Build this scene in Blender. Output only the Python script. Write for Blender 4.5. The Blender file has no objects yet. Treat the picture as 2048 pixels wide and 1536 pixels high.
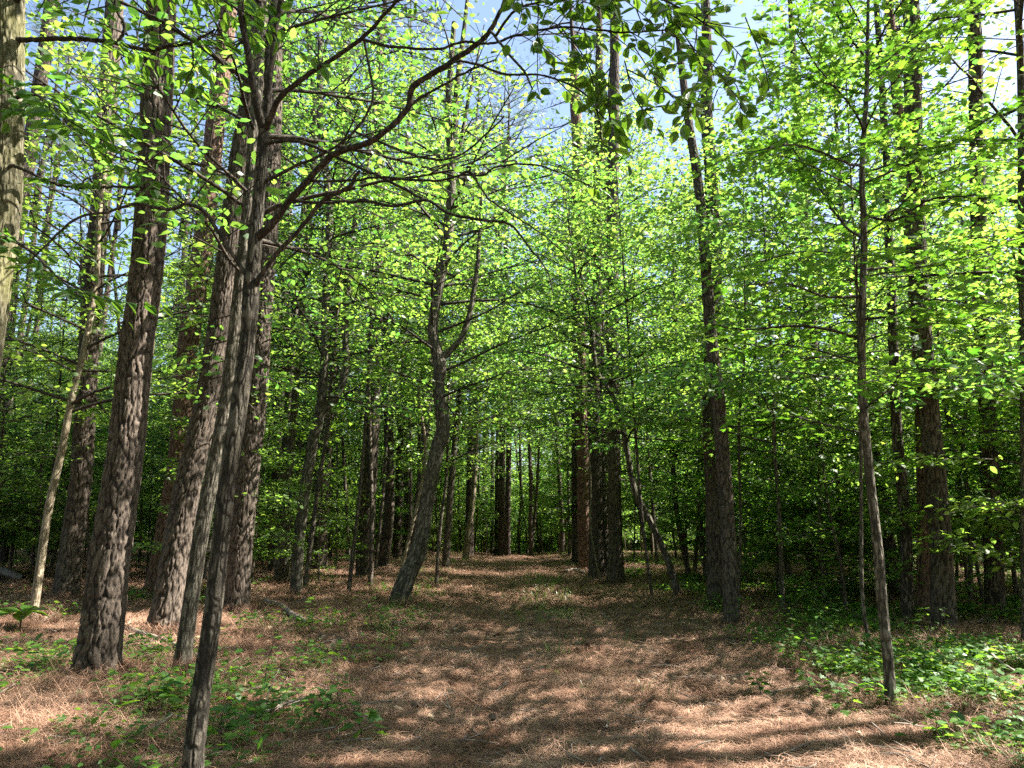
import bpy, math, random
import numpy as np
from mathutils import Vector

# ------------------------------------------------------------------ camera, sky, sun, exposure
sc = bpy.context.scene
F, CX, CY = 1420.0, 1024.0, 768.0
PITCH = math.radians(11.04)
CAM_H = 1.5
cam = bpy.data.cameras.new("camera"); cam.sensor_width = 36.0; cam.lens = 36.0 * F / 2048.0
cam.clip_start = 0.05; cam.clip_end = 2000
camo = bpy.data.objects.new("camera", cam); sc.collection.objects.link(camo)
camo.location = (0, 0, CAM_H); camo.rotation_euler = (math.radians(90) + PITCH, 0, 0)
sc.camera = camo

SUN_EL, SUN_AZ = math.radians(48), math.radians(9)        # azimuth from +X towards +Y
to_sun = Vector((math.cos(SUN_EL) * math.cos(SUN_AZ), math.cos(SUN_EL) * math.sin(SUN_AZ), math.sin(SUN_EL)))
w = bpy.data.worlds.new("World"); sc.world = w; w.use_nodes = True
nt = w.node_tree; bg = nt.nodes["Background"]; sky = nt.nodes.new("ShaderNodeTexSky")
sky.sky_type = 'NISHITA'; sky.sun_disc = False; sky.sun_elevation = SUN_EL
sky.sun_rotation = math.radians(90) - SUN_AZ
sky.air_density = 1.0; sky.dust_density = 1.6; sky.ozone_density = 0.8
nt.links.new(sky.outputs[0], bg.inputs[0]); bg.inputs[1].default_value = 0.055
sl = bpy.data.lights.new("sun", 'SUN'); sl.energy = 5.0; sl.angle = math.radians(0.53); sl.color = (1.0, 0.95, 0.86)
so = bpy.data.objects.new("sun", sl); sc.collection.objects.link(so)
so.rotation_euler = to_sun.to_track_quat('Z', 'Y').to_euler(); so.location = (30, 8, 40)
sc.view_settings.view_transform = 'Standard'; sc.view_settings.look = 'None'
sc.view_settings.gamma = 1.0; sc.view_settings.use_curve_mapping = False
sc.view_settings.exposure = 2.7
cy = sc.cycles
cy.max_bounces = 10; cy.diffuse_bounces = 8; cy.glossy_bounces = 2; cy.transmission_bounces = 8
cy.transparent_max_bounces = 4; cy.caustics_reflective = False; cy.caustics_refractive = False
cy.sample_clamp_indirect = 6.0
cy.use_denoising = False

C = sc.collection
PI = math.pi

# ------------------------------------------------------------------ noise helpers (numpy)
def _hash(ix, iy, s):
    n = (ix.astype(np.int64) * 374761393 + iy.astype(np.int64) * 668265263 + int(s) * 974711) & 0xffffffff
    n = ((n ^ (n >> 13)) * 1274126177) & 0xffffffff
    n = n ^ (n >> 16)
    return (n & 0xffffff) / float(0x1000000)
def vnoise(x, y, s=0, wrap=None):
    x = np.asarray(x, float); y = np.asarray(y, float)
    ix = np.floor(x); iy = np.floor(y); fx = x - ix; fy = y - iy
    fx = fx * fx * (3 - 2 * fx); fy = fy * fy * (3 - 2 * fy)
    if wrap: a, b = np.mod(ix, wrap), np.mod(ix + 1, wrap)
    else: a, b = ix, ix + 1
    v00 = _hash(a, iy, s); v10 = _hash(b, iy, s); v01 = _hash(a, iy + 1, s); v11 = _hash(b, iy + 1, s)
    return (v00 * (1 - fx) + v10 * fx) * (1 - fy) + (v01 * (1 - fx) + v11 * fx) * fy
def fbm(x, y, s=0, o=4):
    r = 0; a = 0.5
    for k in range(o):
        r = r + a * (vnoise(x * 2 ** k, y * 2 ** k, s + k) - 0.5); a *= 0.5
    return r
def cells(u, v, s, wrap):
    """edge distance and cell id of a jittered grid, wrapped in u"""
    iu = np.floor(u); iv = np.floor(v)
    d1 = np.full(u.shape, 9.0); d2 = np.full(u.shape, 9.0); cid = np.zeros(u.shape)
    for di in (-1, 0, 1):
        for dj in (-1, 0, 1):
            cu = iu + di; cv = iv + dj; wu = np.mod(cu, wrap)
            jx = cu + 0.12 + 0.76 * _hash(wu, cv, s); jy = cv + 0.12 + 0.76 * _hash(wu, cv, s + 7)
            d = np.abs(u - jx) ** 1.6 + np.abs(v - jy) ** 1.6
            d = d ** (1 / 1.6)
            idv = _hash(wu, cv, s + 13)
            new = d < d1
            d2 = np.where(new, d1, np.minimum(d2, d)); cid = np.where(new, idv, cid); d1 = np.where(new, d, d1)
    return d2 - d1, cid

# ------------------------------------------------------------------ ground height
def path_x(y):
    y = np.asarray(y, float)
    return 0.55 - 0.012 * (y - 5) + 0.25 * np.sin(y * 0.11)
def ground_h(x, y):
    x = np.asarray(x, float); y = np.asarray(y, float)
    d = x - path_x(y); ad = np.abs(d)
    h = 0.14 * fbm(x * 0.22, y * 0.22, 3, 3)
    flat = np.exp(-(ad / 2.2) ** 4)
    h = h * (1 - 0.6 * flat)
    h += 0.10 * (1 / (1 + np.exp(-(ad - 2.3) * 2.6)))                 # verges above the track
    h -= 0.05 * np.exp(-((ad - 0.85) / 0.33) ** 2)                    # two wheel ruts
    h += 0.055 * fbm(x * 1.3, y * 1.3, 9, 4)
    h += 0.16 * np.clip((-x - 2.5) / 8, 0, 1) * vnoise(x * 0.5, y * 0.5, 21)
    back = np.clip(y - 31, 0, None)
    h -= 0.0022 * back ** 2 / (1 + 0.02 * back)
    return h
CAM0 = float(ground_h(0.0, 0.0))

# ------------------------------------------------------------------ pixels to points
def ray(px, py):
    a = (px - CX) / F; b = (CY - py) / F
    return np.array((a, math.cos(PITCH) - b * math.sin(PITCH), math.sin(PITCH) + b * math.cos(PITCH)))
def at_y(px, py, Y):
    d = ray(px, py); t = Y / d[1]
    p = d * t; p[2] += CAM_H
    return p, t
def on_ground(px, py):
    d = ray(px, py); Y = 10.0
    lo, hi = 1.0, 60.0
    for _ in range(40):
        m = (lo + hi) / 2; t = m / d[1]
        if CAM_H + d[2] * t > float(ground_h(d[0] * t, m)): lo = m
        else: hi = m
    t = lo / d[1]
    return np.array((d[0] * t, lo, CAM_H + d[2] * t)), t

# ------------------------------------------------------------------ meshes
def link(o, parent=None):
    C.objects.link(o)
    if parent is not None: o.parent = parent
    return o
def mesh(name, parts, mat, smooth=True, attrs=None):
    """parts: list of (verts Nx3, faces MxK); attrs: {name: per-vertex array}"""
    vs = []; lo = []; st = []; tot = []; off = 0; ls = 0
    for v, f in parts:
        v = np.asarray(v, np.float32); f = np.asarray(f, np.int32)
        vs.append(v)
        if len(f):
            k = f.shape[1]; lo.append((f + off).ravel()); st.append(ls + np.arange(len(f)) * k)
            tot.append(np.full(len(f), k)); ls += f.size
        off += len(v)
    V = np.concatenate(vs); me = bpy.data.meshes.new(name)
    L = np.concatenate(lo).astype(np.int32); S = np.concatenate(st).astype(np.int32)
    me.vertices.add(len(V)); me.vertices.foreach_set("co", V.ravel())
    me.loops.add(len(L)); me.loops.foreach_set("vertex_index", L)
    me.polygons.add(len(S)); me.polygons.foreach_set("loop_start", S)
    me.update(calc_edges=True)
    if smooth: me.polygons.foreach_set("use_smooth", np.ones(len(S), bool))
    for k, a in (attrs or {}).items():
        at = me.attributes.new(k, 'FLOAT', 'POINT'); at.data.foreach_set("value", np.asarray(a, np.float32))
    me.materials.append(mat)
    return me
def obj(name, parts, mat, parent=None, smooth=True, attrs=None, kind=None):
    o = bpy.data.objects.new(name, parts if isinstance(parts, bpy.types.Mesh) else mesh(name, parts, mat, smooth, attrs))
    if kind: o['kind'] = kind
    return link(o, parent)
def thing(name, label, cat, loc=(0, 0, 0), rz=0, group=None, scale=1.0):
    o = bpy.data.objects.new(name, None); o.empty_display_size = 0.3
    o.location = loc; o.rotation_euler = (0, 0, rz); o.scale = (scale,) * 3
    o['label'] = label; o['category'] = cat
    if group: o['group'] = group
    return link(o)
def tag(o, label, cat, group=None):
    o['label'] = label; o['category'] = cat
    if group: o['group'] = group
    return o

def smooth_curve(P, n):
    """Catmull-Rom through rows of P (any columns), n samples evenly spread by chord length"""
    P = np.asarray(P, float)
    if len(P) < 3:
        t = np.linspace(0, 1, n)[:, None]; return P[0] * (1 - t) + P[-1] * t
    Q = np.vstack([2 * P[0] - P[1], P, 2 * P[-1] - P[-2]])
    L = np.concatenate([[0], np.cumsum(np.linalg.norm(np.diff(P[:, :3], axis=0), axis=1))])
    s = np.linspace(0, L[-1], n); i = np.clip(np.searchsorted(L, s, side='right') - 1, 0, len(P) - 2)
    t = ((s - L[i]) / np.maximum(L[i + 1] - L[i], 1e-9))[:, None]
    a, b, c, d = Q[i], Q[i + 1], Q[i + 2], Q[i + 3]
    return 0.5 * (2 * b + (c - a) * t + (2 * a - 5 * b + 4 * c - d) * t ** 2 + (3 * b - a - 3 * c + d) * t ** 3)
def frames(P):
    T = np.gradient(P, axis=0); T /= np.linalg.norm(T, axis=1)[:, None] + 1e-12
    n = np.cross(T[0], (0.13, 0.97, 0.2)); n /= np.linalg.norm(n)
    N = np.zeros_like(P)
    for i in range(len(P)):
        n = n - T[i] * np.dot(n, T[i]); n /= np.linalg.norm(n) + 1e-12; N[i] = n
    return T, N, np.cross(T, N)
def tube(P, R, sides=6, disp=None):
    """P Nx3, R N; disp(theta grid, ring grid) -> radial offset NxS"""
    P = np.asarray(P, float); R = np.asarray(R, float); n = len(P)
    T, N, B = frames(P)
    th = np.arange(sides) * 2 * PI / sides
    rr = np.repeat(R[:, None], sides, 1)
    if disp is not None: rr = rr + disp
    V = P[:, None, :] + rr[..., None] * (np.cos(th)[None, :, None] * N[:, None, :] + np.sin(th)[None, :, None] * B[:, None, :])
    i = np.arange(n - 1)[:, None] * sides; j = np.arange(sides)[None, :]; j2 = (j + 1) % sides
    Fc = np.stack([i + j, i + j2, i + sides + j2, i + sides + j], -1).reshape(-1, 4)
    return V.reshape(-1, 3), Fc

# leaf templates: columns along, across, up
def tmpl_rhomb():
    return (np.array([(0, 0, 0), (.45, .30, .07), (1, 0, -.06), (.45, -.30, .07)]), np.array([(0, 2, 1), (0, 3, 2)]))
def tmpl_oval():
    return (np.array([(0, 0, 0), (.25, .24, .05), (.62, .26, .05), (1, 0, -.10), (.62, -.26, .05), (.25, -.24, .05), (.45, 0, 0)]),
            np.array([(0, 6, 1), (1, 6, 2), (2, 6, 3), (3, 6, 4), (4, 6, 5), (5, 6, 0)]))
def tmpl_hex():
    return (np.array([(0, 0, 0), (.30, .27, .06), (.68, .22, .02), (1, 0, -.08), (.68, -.22, .02), (.30, -.27, .06)]), np.array([(0, 5, 1), (1, 5, 4), (1, 4, 2), (2, 4, 3)]))
def tmpl_big():
    """ovate leaf with pointed tip, folded along the midrib, three pairs of margin points"""
    L = [(0, 0), (.12, .16), (.32, .29), (.55, .29), (.78, .17), (.92, .06), (1.06, 0)]
    V = [(a, 0, -.12 * a * a) for a, b in L]
    for s in (1, -1): V += [(a, s * b, .22 * b - .12 * a * a + .012 * (i % 2)) for i, (a, b) in enumerate(L)][1:6]
    Fc = []
    for s, o in ((1, 7), (-1, 12)):
        Fc.append((0, 1, o)); 
        for k in range(4): Fc += [(k + 1, k + 2, o + k), (k + 2, o + k + 1, o + k)]
        Fc.append((5, 6, o + 4))
    return np.array(V), np.array(Fc)
def tmpl_maple(n=5):
    pts = [(-.02, .05), (.02, .34), (.12, .22), (.30, .52), (.42, .20), (.66, .28), (.62, .12), (1.0, 0)]
    up = [(x, y, .10 * abs(y) - .05 * x) for x, y in pts]; dn = [(x, -y, z) for x, y, z in up[:-1]][::-1]
    V = [(.30, 0, 0)] + up + dn; m = len(V) - 1
    return np.array(V), np.array([(0, 1 + k, 1 + (k + 1) % m) for k in range(m)])
HX = tmpl_hex()
RH, OV, BIG, MP = tmpl_rhomb(), tmpl_oval(), tmpl_big(), tmpl_maple()
def leaves(pos, ax, nr, size, T, rng, wid=1.0):
    TV, TF = T; n = len(pos)
    ax = ax / (np.linalg.norm(ax, axis=1)[:, None] + 1e-9)
    sd = np.cross(nr, ax); sd /= np.linalg.norm(sd, axis=1)[:, None] + 1e-9
    up = np.cross(ax, sd)
    s = np.asarray(size)[:, None, None]
    V = pos[:, None, :] + s * (TV[None, :, 0:1] * ax[:, None] + wid * TV[None, :, 1:2] * sd[:, None] + TV[None, :, 2:3] * up[:, None])
    Fc = (np.arange(n)[:, None, None] * len(TV) + TF[None]).reshape(-1, 3)
    tint = np.repeat(rng.random(n), len(TV))
    return V.reshape(-1, 3), Fc, tint

# ------------------------------------------------------------------ materials
def mat_new(name):
    m = bpy.data.materials.new(name); m.use_nodes = True; t = m.node_tree
    for n in list(t.nodes): t.nodes.remove(n)
    out = t.nodes.new("ShaderNodeOutputMaterial")
    return m, t, out
def N(t, kind, **kw):
    n = t.nodes.new(kind)
    for k, v in kw.items():
        if k.startswith('i_'): n.inputs[k[2:].replace('_', ' ')].default_value = v
        else: setattr(n, k, v)
    return n
def ramp(t, fac, stops):
    r = t.nodes.new("ShaderNodeValToRGB"); e = r.color_ramp.elements
    while len(e) < len(stops): e.new(0.5)
    for k, (p, c) in enumerate(stops): e[k].position = p; e[k].color = (*c, 1)
    t.links.new(fac, r.inputs[0]); return r.outputs[0]
def leaf_mat(name, d0, d1, t0, t1, tr=0.5, gloss=0.07, rough=0.38):
    m, t, out = mat_new(name); L = t.links.new
    a = N(t, "ShaderNodeAttribute", attribute_name="tint")
    oi = N(t, "ShaderNodeObjectInfo")
    ad = N(t, "ShaderNodeMath", operation='MULTIPLY_ADD'); L(oi.outputs['Random'], ad.inputs[0]); ad.inputs[1].default_value = 0.45
    mu = N(t, "ShaderNodeMath", operation='MULTIPLY'); L(a.outputs['Fac'], mu.inputs[0]); mu.inputs[1].default_value = 0.55; L(mu.outputs[0], ad.inputs[2])
    dc = ramp(t, ad.outputs[0], [(0.05, d0), (0.95, d1)]); tc = ramp(t, ad.outputs[0], [(0.05, t0), (0.95, t1)])
    D = N(t, "ShaderNodeBsdfDiffuse"); T = N(t, "ShaderNodeBsdfTranslucent"); G = N(t, "ShaderNodeBsdfGlossy"); G.inputs['Roughness'].default_value = rough
    L(dc, D.inputs[0]); L(tc, T.inputs[0])
    m1 = N(t, "ShaderNodeMixShader"); m1.inputs[0].default_value = tr; L(D.outputs[0], m1.inputs[1]); L(T.outputs[0], m1.inputs[2])
    m2 = N(t, "ShaderNodeMixShader"); m2.inputs[0].default_value = gloss; L(m1.outputs[0], m2.inputs[1]); L(G.outputs[0], m2.inputs[2])
    L(m2.outputs[0], out.inputs[0]); return m
def bark_mat(name, dark, mid, light, scale=(14, 14, 3.2), relief=False, moss=0.0, bump=0.5, mossc=(0.10, 0.12, 0.04)):
    m, t, out = mat_new(name); L = t.links.new
    b = N(t, "ShaderNodeBsdfPrincipled"); b.inputs['Roughness'].default_value = 0.92
    b.inputs['Specular IOR Level'].default_value = 0.15
    tc = N(t, "ShaderNodeTexCoord"); mp = N(t, "ShaderNodeMapping"); mp.inputs['Scale'].default_value = scale
    L(tc.outputs['Object'], mp.inputs[0])
    vo = N(t, "ShaderNodeTexVoronoi", feature='DISTANCE_TO_EDGE'); vo.inputs['Scale'].default_value = 1.0
    nz = N(t, "ShaderNodeTexNoise"); nz.inputs['Scale'].default_value = 0.8; nz.inputs['Detail'].default_value = 5
    L(mp.outputs[0], nz.inputs[0])
    mx = N(t, "ShaderNodeMixRGB"); mx.inputs[0].default_value = 0.4; L(mp.outputs[0], mx.inputs[1]); L(nz.outputs['Color'], mx.inputs[2])
    L(mx.outputs[0], vo.inputs['Vector'])
    fine = N(t, "ShaderNodeTexNoise"); fine.inputs['Scale'].default_value = 5; fine.inputs['Detail'].default_value = 6; fine.inputs['Roughness'].default_value = 0.65
    L(mp.outputs[0], fine.inputs[0])
    if relief:
        at = N(t, "ShaderNodeAttribute", attribute_name="relief"); hgt = at.outputs['Fac']
    else:
        rn = N(t, "ShaderNodeTexNoise"); rn.inputs['Scale'].default_value = 1.0; rn.inputs['Detail'].default_value = 3; rn.inputs['Distortion'].default_value = 0.6; L(mp.outputs[0], rn.inputs[0])
        s1 = N(t, "ShaderNodeMath", operation='SUBTRACT'); L(rn.outputs['Fac'], s1.inputs[0]); s1.inputs[1].default_value = 0.5
        s2 = N(t, "ShaderNodeMath", operation='ABSOLUTE'); L(s1.outputs[0], s2.inputs[0])
        mr = N(t, "ShaderNodeMapRange"); mr.inputs['From Max'].default_value = 0.13; L(s2.outputs[0], mr.inputs[0]); hgt = mr.outputs[0]
    ad = N(t, "ShaderNodeMath", operation='MULTIPLY_ADD'); L(fine.outputs['Fac'], ad.inputs[0]); ad.inputs[1].default_value = 0.7
    sub = N(t, "ShaderNodeMath", operation='MULTIPLY_ADD'); L(hgt, sub.inputs[0]); sub.inputs[1].default_value = 0.62; sub.inputs[2].default_value = -0.14
    L(sub.outputs[0], ad.inputs[2])
    col = ramp(t, ad.outputs[0], [(0.12, dark), (0.5, mid), (0.95, light)])
    big = N(t, "ShaderNodeTexNoise"); big.inputs['Scale'].default_value = 1.1; big.inputs['Detail'].default_value = 4; L(tc.outputs['Object'], big.inputs[0])
    mf = N(t, "ShaderNodeMapRange"); mf.inputs['From Min'].default_value = 0.45; mf.inputs['From Max'].default_value = 0.7; mf.inputs['To Max'].default_value = moss
    L(big.outputs['Fac'], mf.inputs[0])
    mm = N(t, "ShaderNodeMixRGB"); L(mf.outputs[0], mm.inputs[0]); L(col, mm.inputs[1]); mm.inputs[2].default_value = (*mossc, 1)
    L(mm.outputs[0], b.inputs['Base Color'])
    bu = N(t, "ShaderNodeBump"); bu.inputs['Strength'].default_value = bump; bu.inputs['Distance'].default_value = 0.02
    L(ad.outputs[0], bu.inputs['Height']); L(bu.outputs[0], b.inputs['Normal'])
    L(b.outputs[0], out.inputs[0]); return m
def plain_mat(name, c0, c1, scale=8, rough=0.85, bump=0.2, attr=None, tr=0.0):
    m, t, out = mat_new(name); L = t.links.new
    b = N(t, "ShaderNodeBsdfPrincipled"); b.inputs['Roughness'].default_value = rough; b.inputs['Specular IOR Level'].default_value = 0.3
    nz = N(t, "ShaderNodeTexNoise"); nz.inputs['Scale'].default_value = scale; nz.inputs['Detail'].default_value = 5
    tc = N(t, "ShaderNodeTexCoord"); L(tc.outputs['Object'], nz.inputs[0])
    src = nz.outputs['Fac']
    if attr:
        a = N(t, "ShaderNodeAttribute", attribute_name=attr); src = a.outputs['Fac']
    L(ramp(t, src, [(0.25 if not attr else 0.0, c0), (0.75 if not attr else 1.0, c1)]), b.inputs['Base Color'])
    bu = N(t, "ShaderNodeBump"); bu.inputs['Strength'].default_value = bump; bu.inputs['Distance'].default_value = 0.01
    L(nz.outputs['Fac'], bu.inputs['Height']); L(bu.outputs[0], b.inputs['Normal'])
    L(b.outputs[0], out.inputs[0]); return m
M_PINE = bark_mat("pine_bark", (0.014, 0.011, 0.010), (0.043, 0.034, 0.027), (0.165, 0.130, 0.103), (9, 9, 5), relief=True, bump=0.8)
M_PINE_FAR = bark_mat("pine_bark_far", (0.014, 0.011, 0.010), (0.050, 0.039, 0.031), (0.18, 0.142, 0.113), (22, 22, 5.5), bump=0.9)
M_RED = bark_mat("red_pine_bark", (0.020, 0.012, 0.009), (0.090, 0.052, 0.038), (0.26, 0.17, 0.125), (9, 9, 5), relief=True, bump=0.8)
M_HARD = bark_mat("hardwood_bark", (0.020, 0.017, 0.013), (0.075, 0.065, 0.050), (0.24, 0.215, 0.17), (16, 16, 6), relief=True, moss=0.3, bump=0.8, mossc=(0.06, 0.065, 0.03))
M_DARK = bark_mat("dogwood_bark", (0.014, 0.012, 0.010), (0.042, 0.036, 0.028), (0.155, 0.135, 0.105), (20, 20, 9), relief=True, moss=0.2, bump=0.8, mossc=(0.05, 0.055, 0.03))
M_HARD_FAR = bark_mat("hardwood_bark_far", (0.020, 0.016, 0.012), (0.075, 0.062, 0.048), (0.21, 0.175, 0.14), (34, 34, 7), moss=0.25, bump=0.8, mossc=(0.06, 0.065, 0.03))
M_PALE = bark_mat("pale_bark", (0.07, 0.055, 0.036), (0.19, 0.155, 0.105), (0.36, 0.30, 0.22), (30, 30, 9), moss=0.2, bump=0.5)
M_MOSSY = bark_mat("mossy_bark", (0.022, 0.019, 0.014), (0.085, 0.075, 0.052), (0.24, 0.215, 0.155), (12, 12, 6), relief=True, moss=0.7, bump=0.8, mossc=(0.12, 0.12, 0.03))
M_TWIG = bark_mat("twig_bark", (0.016, 0.014, 0.011), (0.042, 0.036, 0.028), (0.10, 0.085, 0.068), (30, 30, 10), bump=0.4)
M_LEAF = leaf_mat("understory_leaf", (0.025, 0.075, 0.010), (0.085, 0.155, 0.018), (0.13, 0.38, 0.05), (0.40, 0.56, 0.07), 0.55, 0.05, 0.5)
M_LEAF2 = leaf_mat("canopy_leaf", (0.025, 0.080, 0.012), (0.075, 0.145, 0.020), (0.13, 0.38, 0.06), (0.38, 0.55, 0.10), 0.55, 0.05, 0.5)
M_MAPLE = leaf_mat("maple_leaf", (0.020, 0.068, 0.012), (0.055, 0.125, 0.018), (0.09, 0.30, 0.015), (0.32, 0.52, 0.04), 0.5, 0.035, 0.6)
M_DOG = leaf_mat("dogwood_leaf", (0.028, 0.075, 0.012), (0.060, 0.125, 0.015), (0.16, 0.36, 0.02), (0.34, 0.54, 0.04), 0.5, 0.05)
M_GCOV = leaf_mat("seedling_leaf", (0.022, 0.080, 0.014), (0.070, 0.150, 0.020), (0.12, 0.35, 0.02), (0.38, 0.58, 0.05), 0.4, 0.035, 0.5)
M_NEEDLE = leaf_mat("pine_needle", (0.045, 0.075, 0.028), (0.10, 0.14, 0.055), (0.12, 0.20, 0.04), (0.22, 0.30, 0.09), 0.3, 0.10)
M_GRASS = leaf_mat("grass_blade", (0.04, 0.10, 0.015), (0.10, 0.19, 0.03), (0.16, 0.36, 0.03), (0.34, 0.52, 0.06), 0.4, 0.06)
M_STRAW = plain_mat("pine_straw", (0.07, 0.027, 0.015), (0.62, 0.39, 0.265), rough=0.7, attr="tint", bump=0.0)
def duff(m):
    t = m.node_tree; L = t.links.new; b = next(n for n in t.nodes if n.type == 'BSDF_PRINCIPLED'); src = b.inputs['Base Color'].links[0].from_socket
    g = N(t, "ShaderNodeNewGeometry"); n1 = N(t, "ShaderNodeTexNoise"); n1.inputs['Scale'].default_value = 1.6; n1.inputs['Detail'].default_value = 6; n1.inputs['Roughness'].default_value = .65
    L(g.outputs['Position'], n1.inputs['Vector']); f = ramp(t, n1.outputs['Fac'], [(0.36, (0.42, 0.34, 0.30)), (0.62, (1, 1, 1))])
    mx = N(t, "ShaderNodeMixRGB", blend_type='MULTIPLY'); mx.inputs[0].default_value = 1; L(src, mx.inputs[1]); L(f, mx.inputs[2]); L(mx.outputs[0], b.inputs['Base Color'])
duff(M_STRAW)
M_DEAD = plain_mat("dead_leaf", (0.07, 0.04, 0.025), (0.42, 0.31, 0.21), rough=0.9, attr="tint", bump=0.0)
M_STICK = plain_mat("dead_wood", (0.09, 0.07, 0.055), (0.30, 0.25, 0.21), scale=14)
M_LOG = plain_mat("mossy_log", (0.06, 0.05, 0.03), (0.12, 0.13, 0.05), scale=9, bump=0.6)
M_CONE = plain_mat("pine_cone", (0.05, 0.03, 0.02), (0.20, 0.13, 0.09), scale=40)

def ground_mat():
    m, t, out = mat_new("forest_floor"); L = t.links.new
    b = N(t, "ShaderNodeBsdfPrincipled"); b.inputs['Roughness'].default_value = 0.95; b.inputs['Specular IOR Level'].default_value = 0.1
    tc = N(t, "ShaderNodeTexCoord")
    n1 = N(t, "ShaderNodeTexNoise"); n1.inputs['Scale'].default_value = 0.9; n1.inputs['Detail'].default_value = 6; L(tc.outputs['Object'], n1.inputs[0])
    n2 = N(t, "ShaderNodeTexNoise"); n2.inputs['Scale'].default_value = 22; n2.inputs['Detail'].default_value = 8; n2.inputs['Roughness'].default_value = 0.7; L(tc.outputs['Object'], n2.inputs[0])
    mp = N(t, "ShaderNodeMapping"); mp.inputs['Scale'].default_value = (45, 9, 20); mp.inputs['Rotation'].default_value = (0, 0, 0.6); L(tc.outputs['Object'], mp.inputs[0])
    n3 = N(t, "ShaderNodeTexNoise"); n3.inputs['Scale'].default_value = 1.5; n3.inputs['Detail'].default_value = 5; n3.inputs['Distortion'].default_value = 1.5; L(mp.outputs[0], n3.inputs[0])
    mp2 = N(t, "ShaderNodeMapping"); mp2.inputs['Scale'].default_value = (9, 45, 20); mp2.inputs['Rotation'].default_value = (0, 0, -0.3); L(tc.outputs['Object'], mp2.inputs[0])
    n4 = N(t, "ShaderNodeTexNoise"); n4.inputs['Scale'].default_value = 1.5; n4.inputs['Detail'].default_value = 5; n4.inputs['Distortion'].default_value = 1.5; L(mp2.outputs[0], n4.inputs[0])
    a1 = N(t, "ShaderNodeMath", operation='MAXIMUM'); L(n3.outputs['Fac'], a1.inputs[0]); L(n4.outputs['Fac'], a1.inputs[1])
    a2 = N(t, "ShaderNodeMath", operation='MULTIPLY_ADD'); L(n2.outputs['Fac'], a2.inputs[0]); a2.inputs[1].default_value = 0.6; 
    a3 = N(t, "ShaderNodeMath", operation='MULTIPLY'); L(a1.outputs[0], a3.inputs[0]); a3.inputs[1].default_value = 0.45; L(a3.outputs[0], a2.inputs[2])
    col = ramp(t, a2.outputs[0], [(0.34, (0.030, 0.016, 0.011)), (0.53, (0.15, 0.078, 0.050)), (0.70, (0.46, 0.29, 0.20))])
    # leaf-mould patches off the track
    r2 = ramp(t, a2.outputs[0], [(0.33, (0.03, 0.022, 0.015)), (0.55, (0.13, 0.085, 0.055)), (0.75, (0.33, 0.24, 0.16))])
    mr = N(t, "ShaderNodeMapRange"); mr.inputs['From Min'].default_value = 0.42; mr.inputs['From Max'].default_value = 0.62; L(n1.outputs['Fac'], mr.inputs[0])
    mx = N(t, "ShaderNodeMixRGB"); L(mr.outputs[0], mx.inputs[0]); L(col, mx.inputs[1]); L(r2, mx.inputs[2])
    L(mx.outputs[0], b.inputs['Base Color'])
    bu = N(t, "ShaderNodeBump"); bu.inputs['Strength'].default_value = 1.0; bu.inputs['Distance'].default_value = 0.03
    L(a2.outputs[0], bu.inputs['Height']); L(bu.outputs[0], b.inputs['Normal'])
    L(b.outputs[0], out.inputs[0]); return m
M_GROUND = ground_mat()

# ------------------------------------------------------------------ the ground
def build_ground():
    ys = np.concatenate([np.linspace(-25, 3.5, 40)[:-1], 3.5 * (42 / 3.5) ** np.linspace(0, 1, 330), np.linspace(43.5, 150, 50), np.linspace(160, 420, 12)])
    us = np.sinh(np.linspace(-3.4, 3.4, 330)) / math.sinh(3.4)
    U, Y = np.meshgrid(us, ys)
    half = 24 + np.clip(Y - 10, 0, None) * 1.4
    X = U * half
    X = np.where(np.abs(U) > 0.999, np.sign(U) * 450, X)
    Z = ground_h(X, Y)
    near = np.exp(-np.clip(Y - 6, 0, None) / 12)
    Z = Z + near * (0.045 * fbm(X * 5, Y * 5, 31, 3) + 0.016 * (fbm(X * 21, Y * 21, 37, 2)))
    V = np.stack([X, Y, Z], -1).reshape(-1, 3)
    r, c = X.shape; i = np.arange(r - 1)[:, None] * c; j = np.arange(c - 1)[None, :]
    Fc = np.stack([i + j, i + j + 1, i + c + j + 1, i + c + j], -1).reshape(-1, 4)
    obj("forest_floor", [(V, Fc)], M_GROUND, kind="structure")
build_ground()

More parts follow.
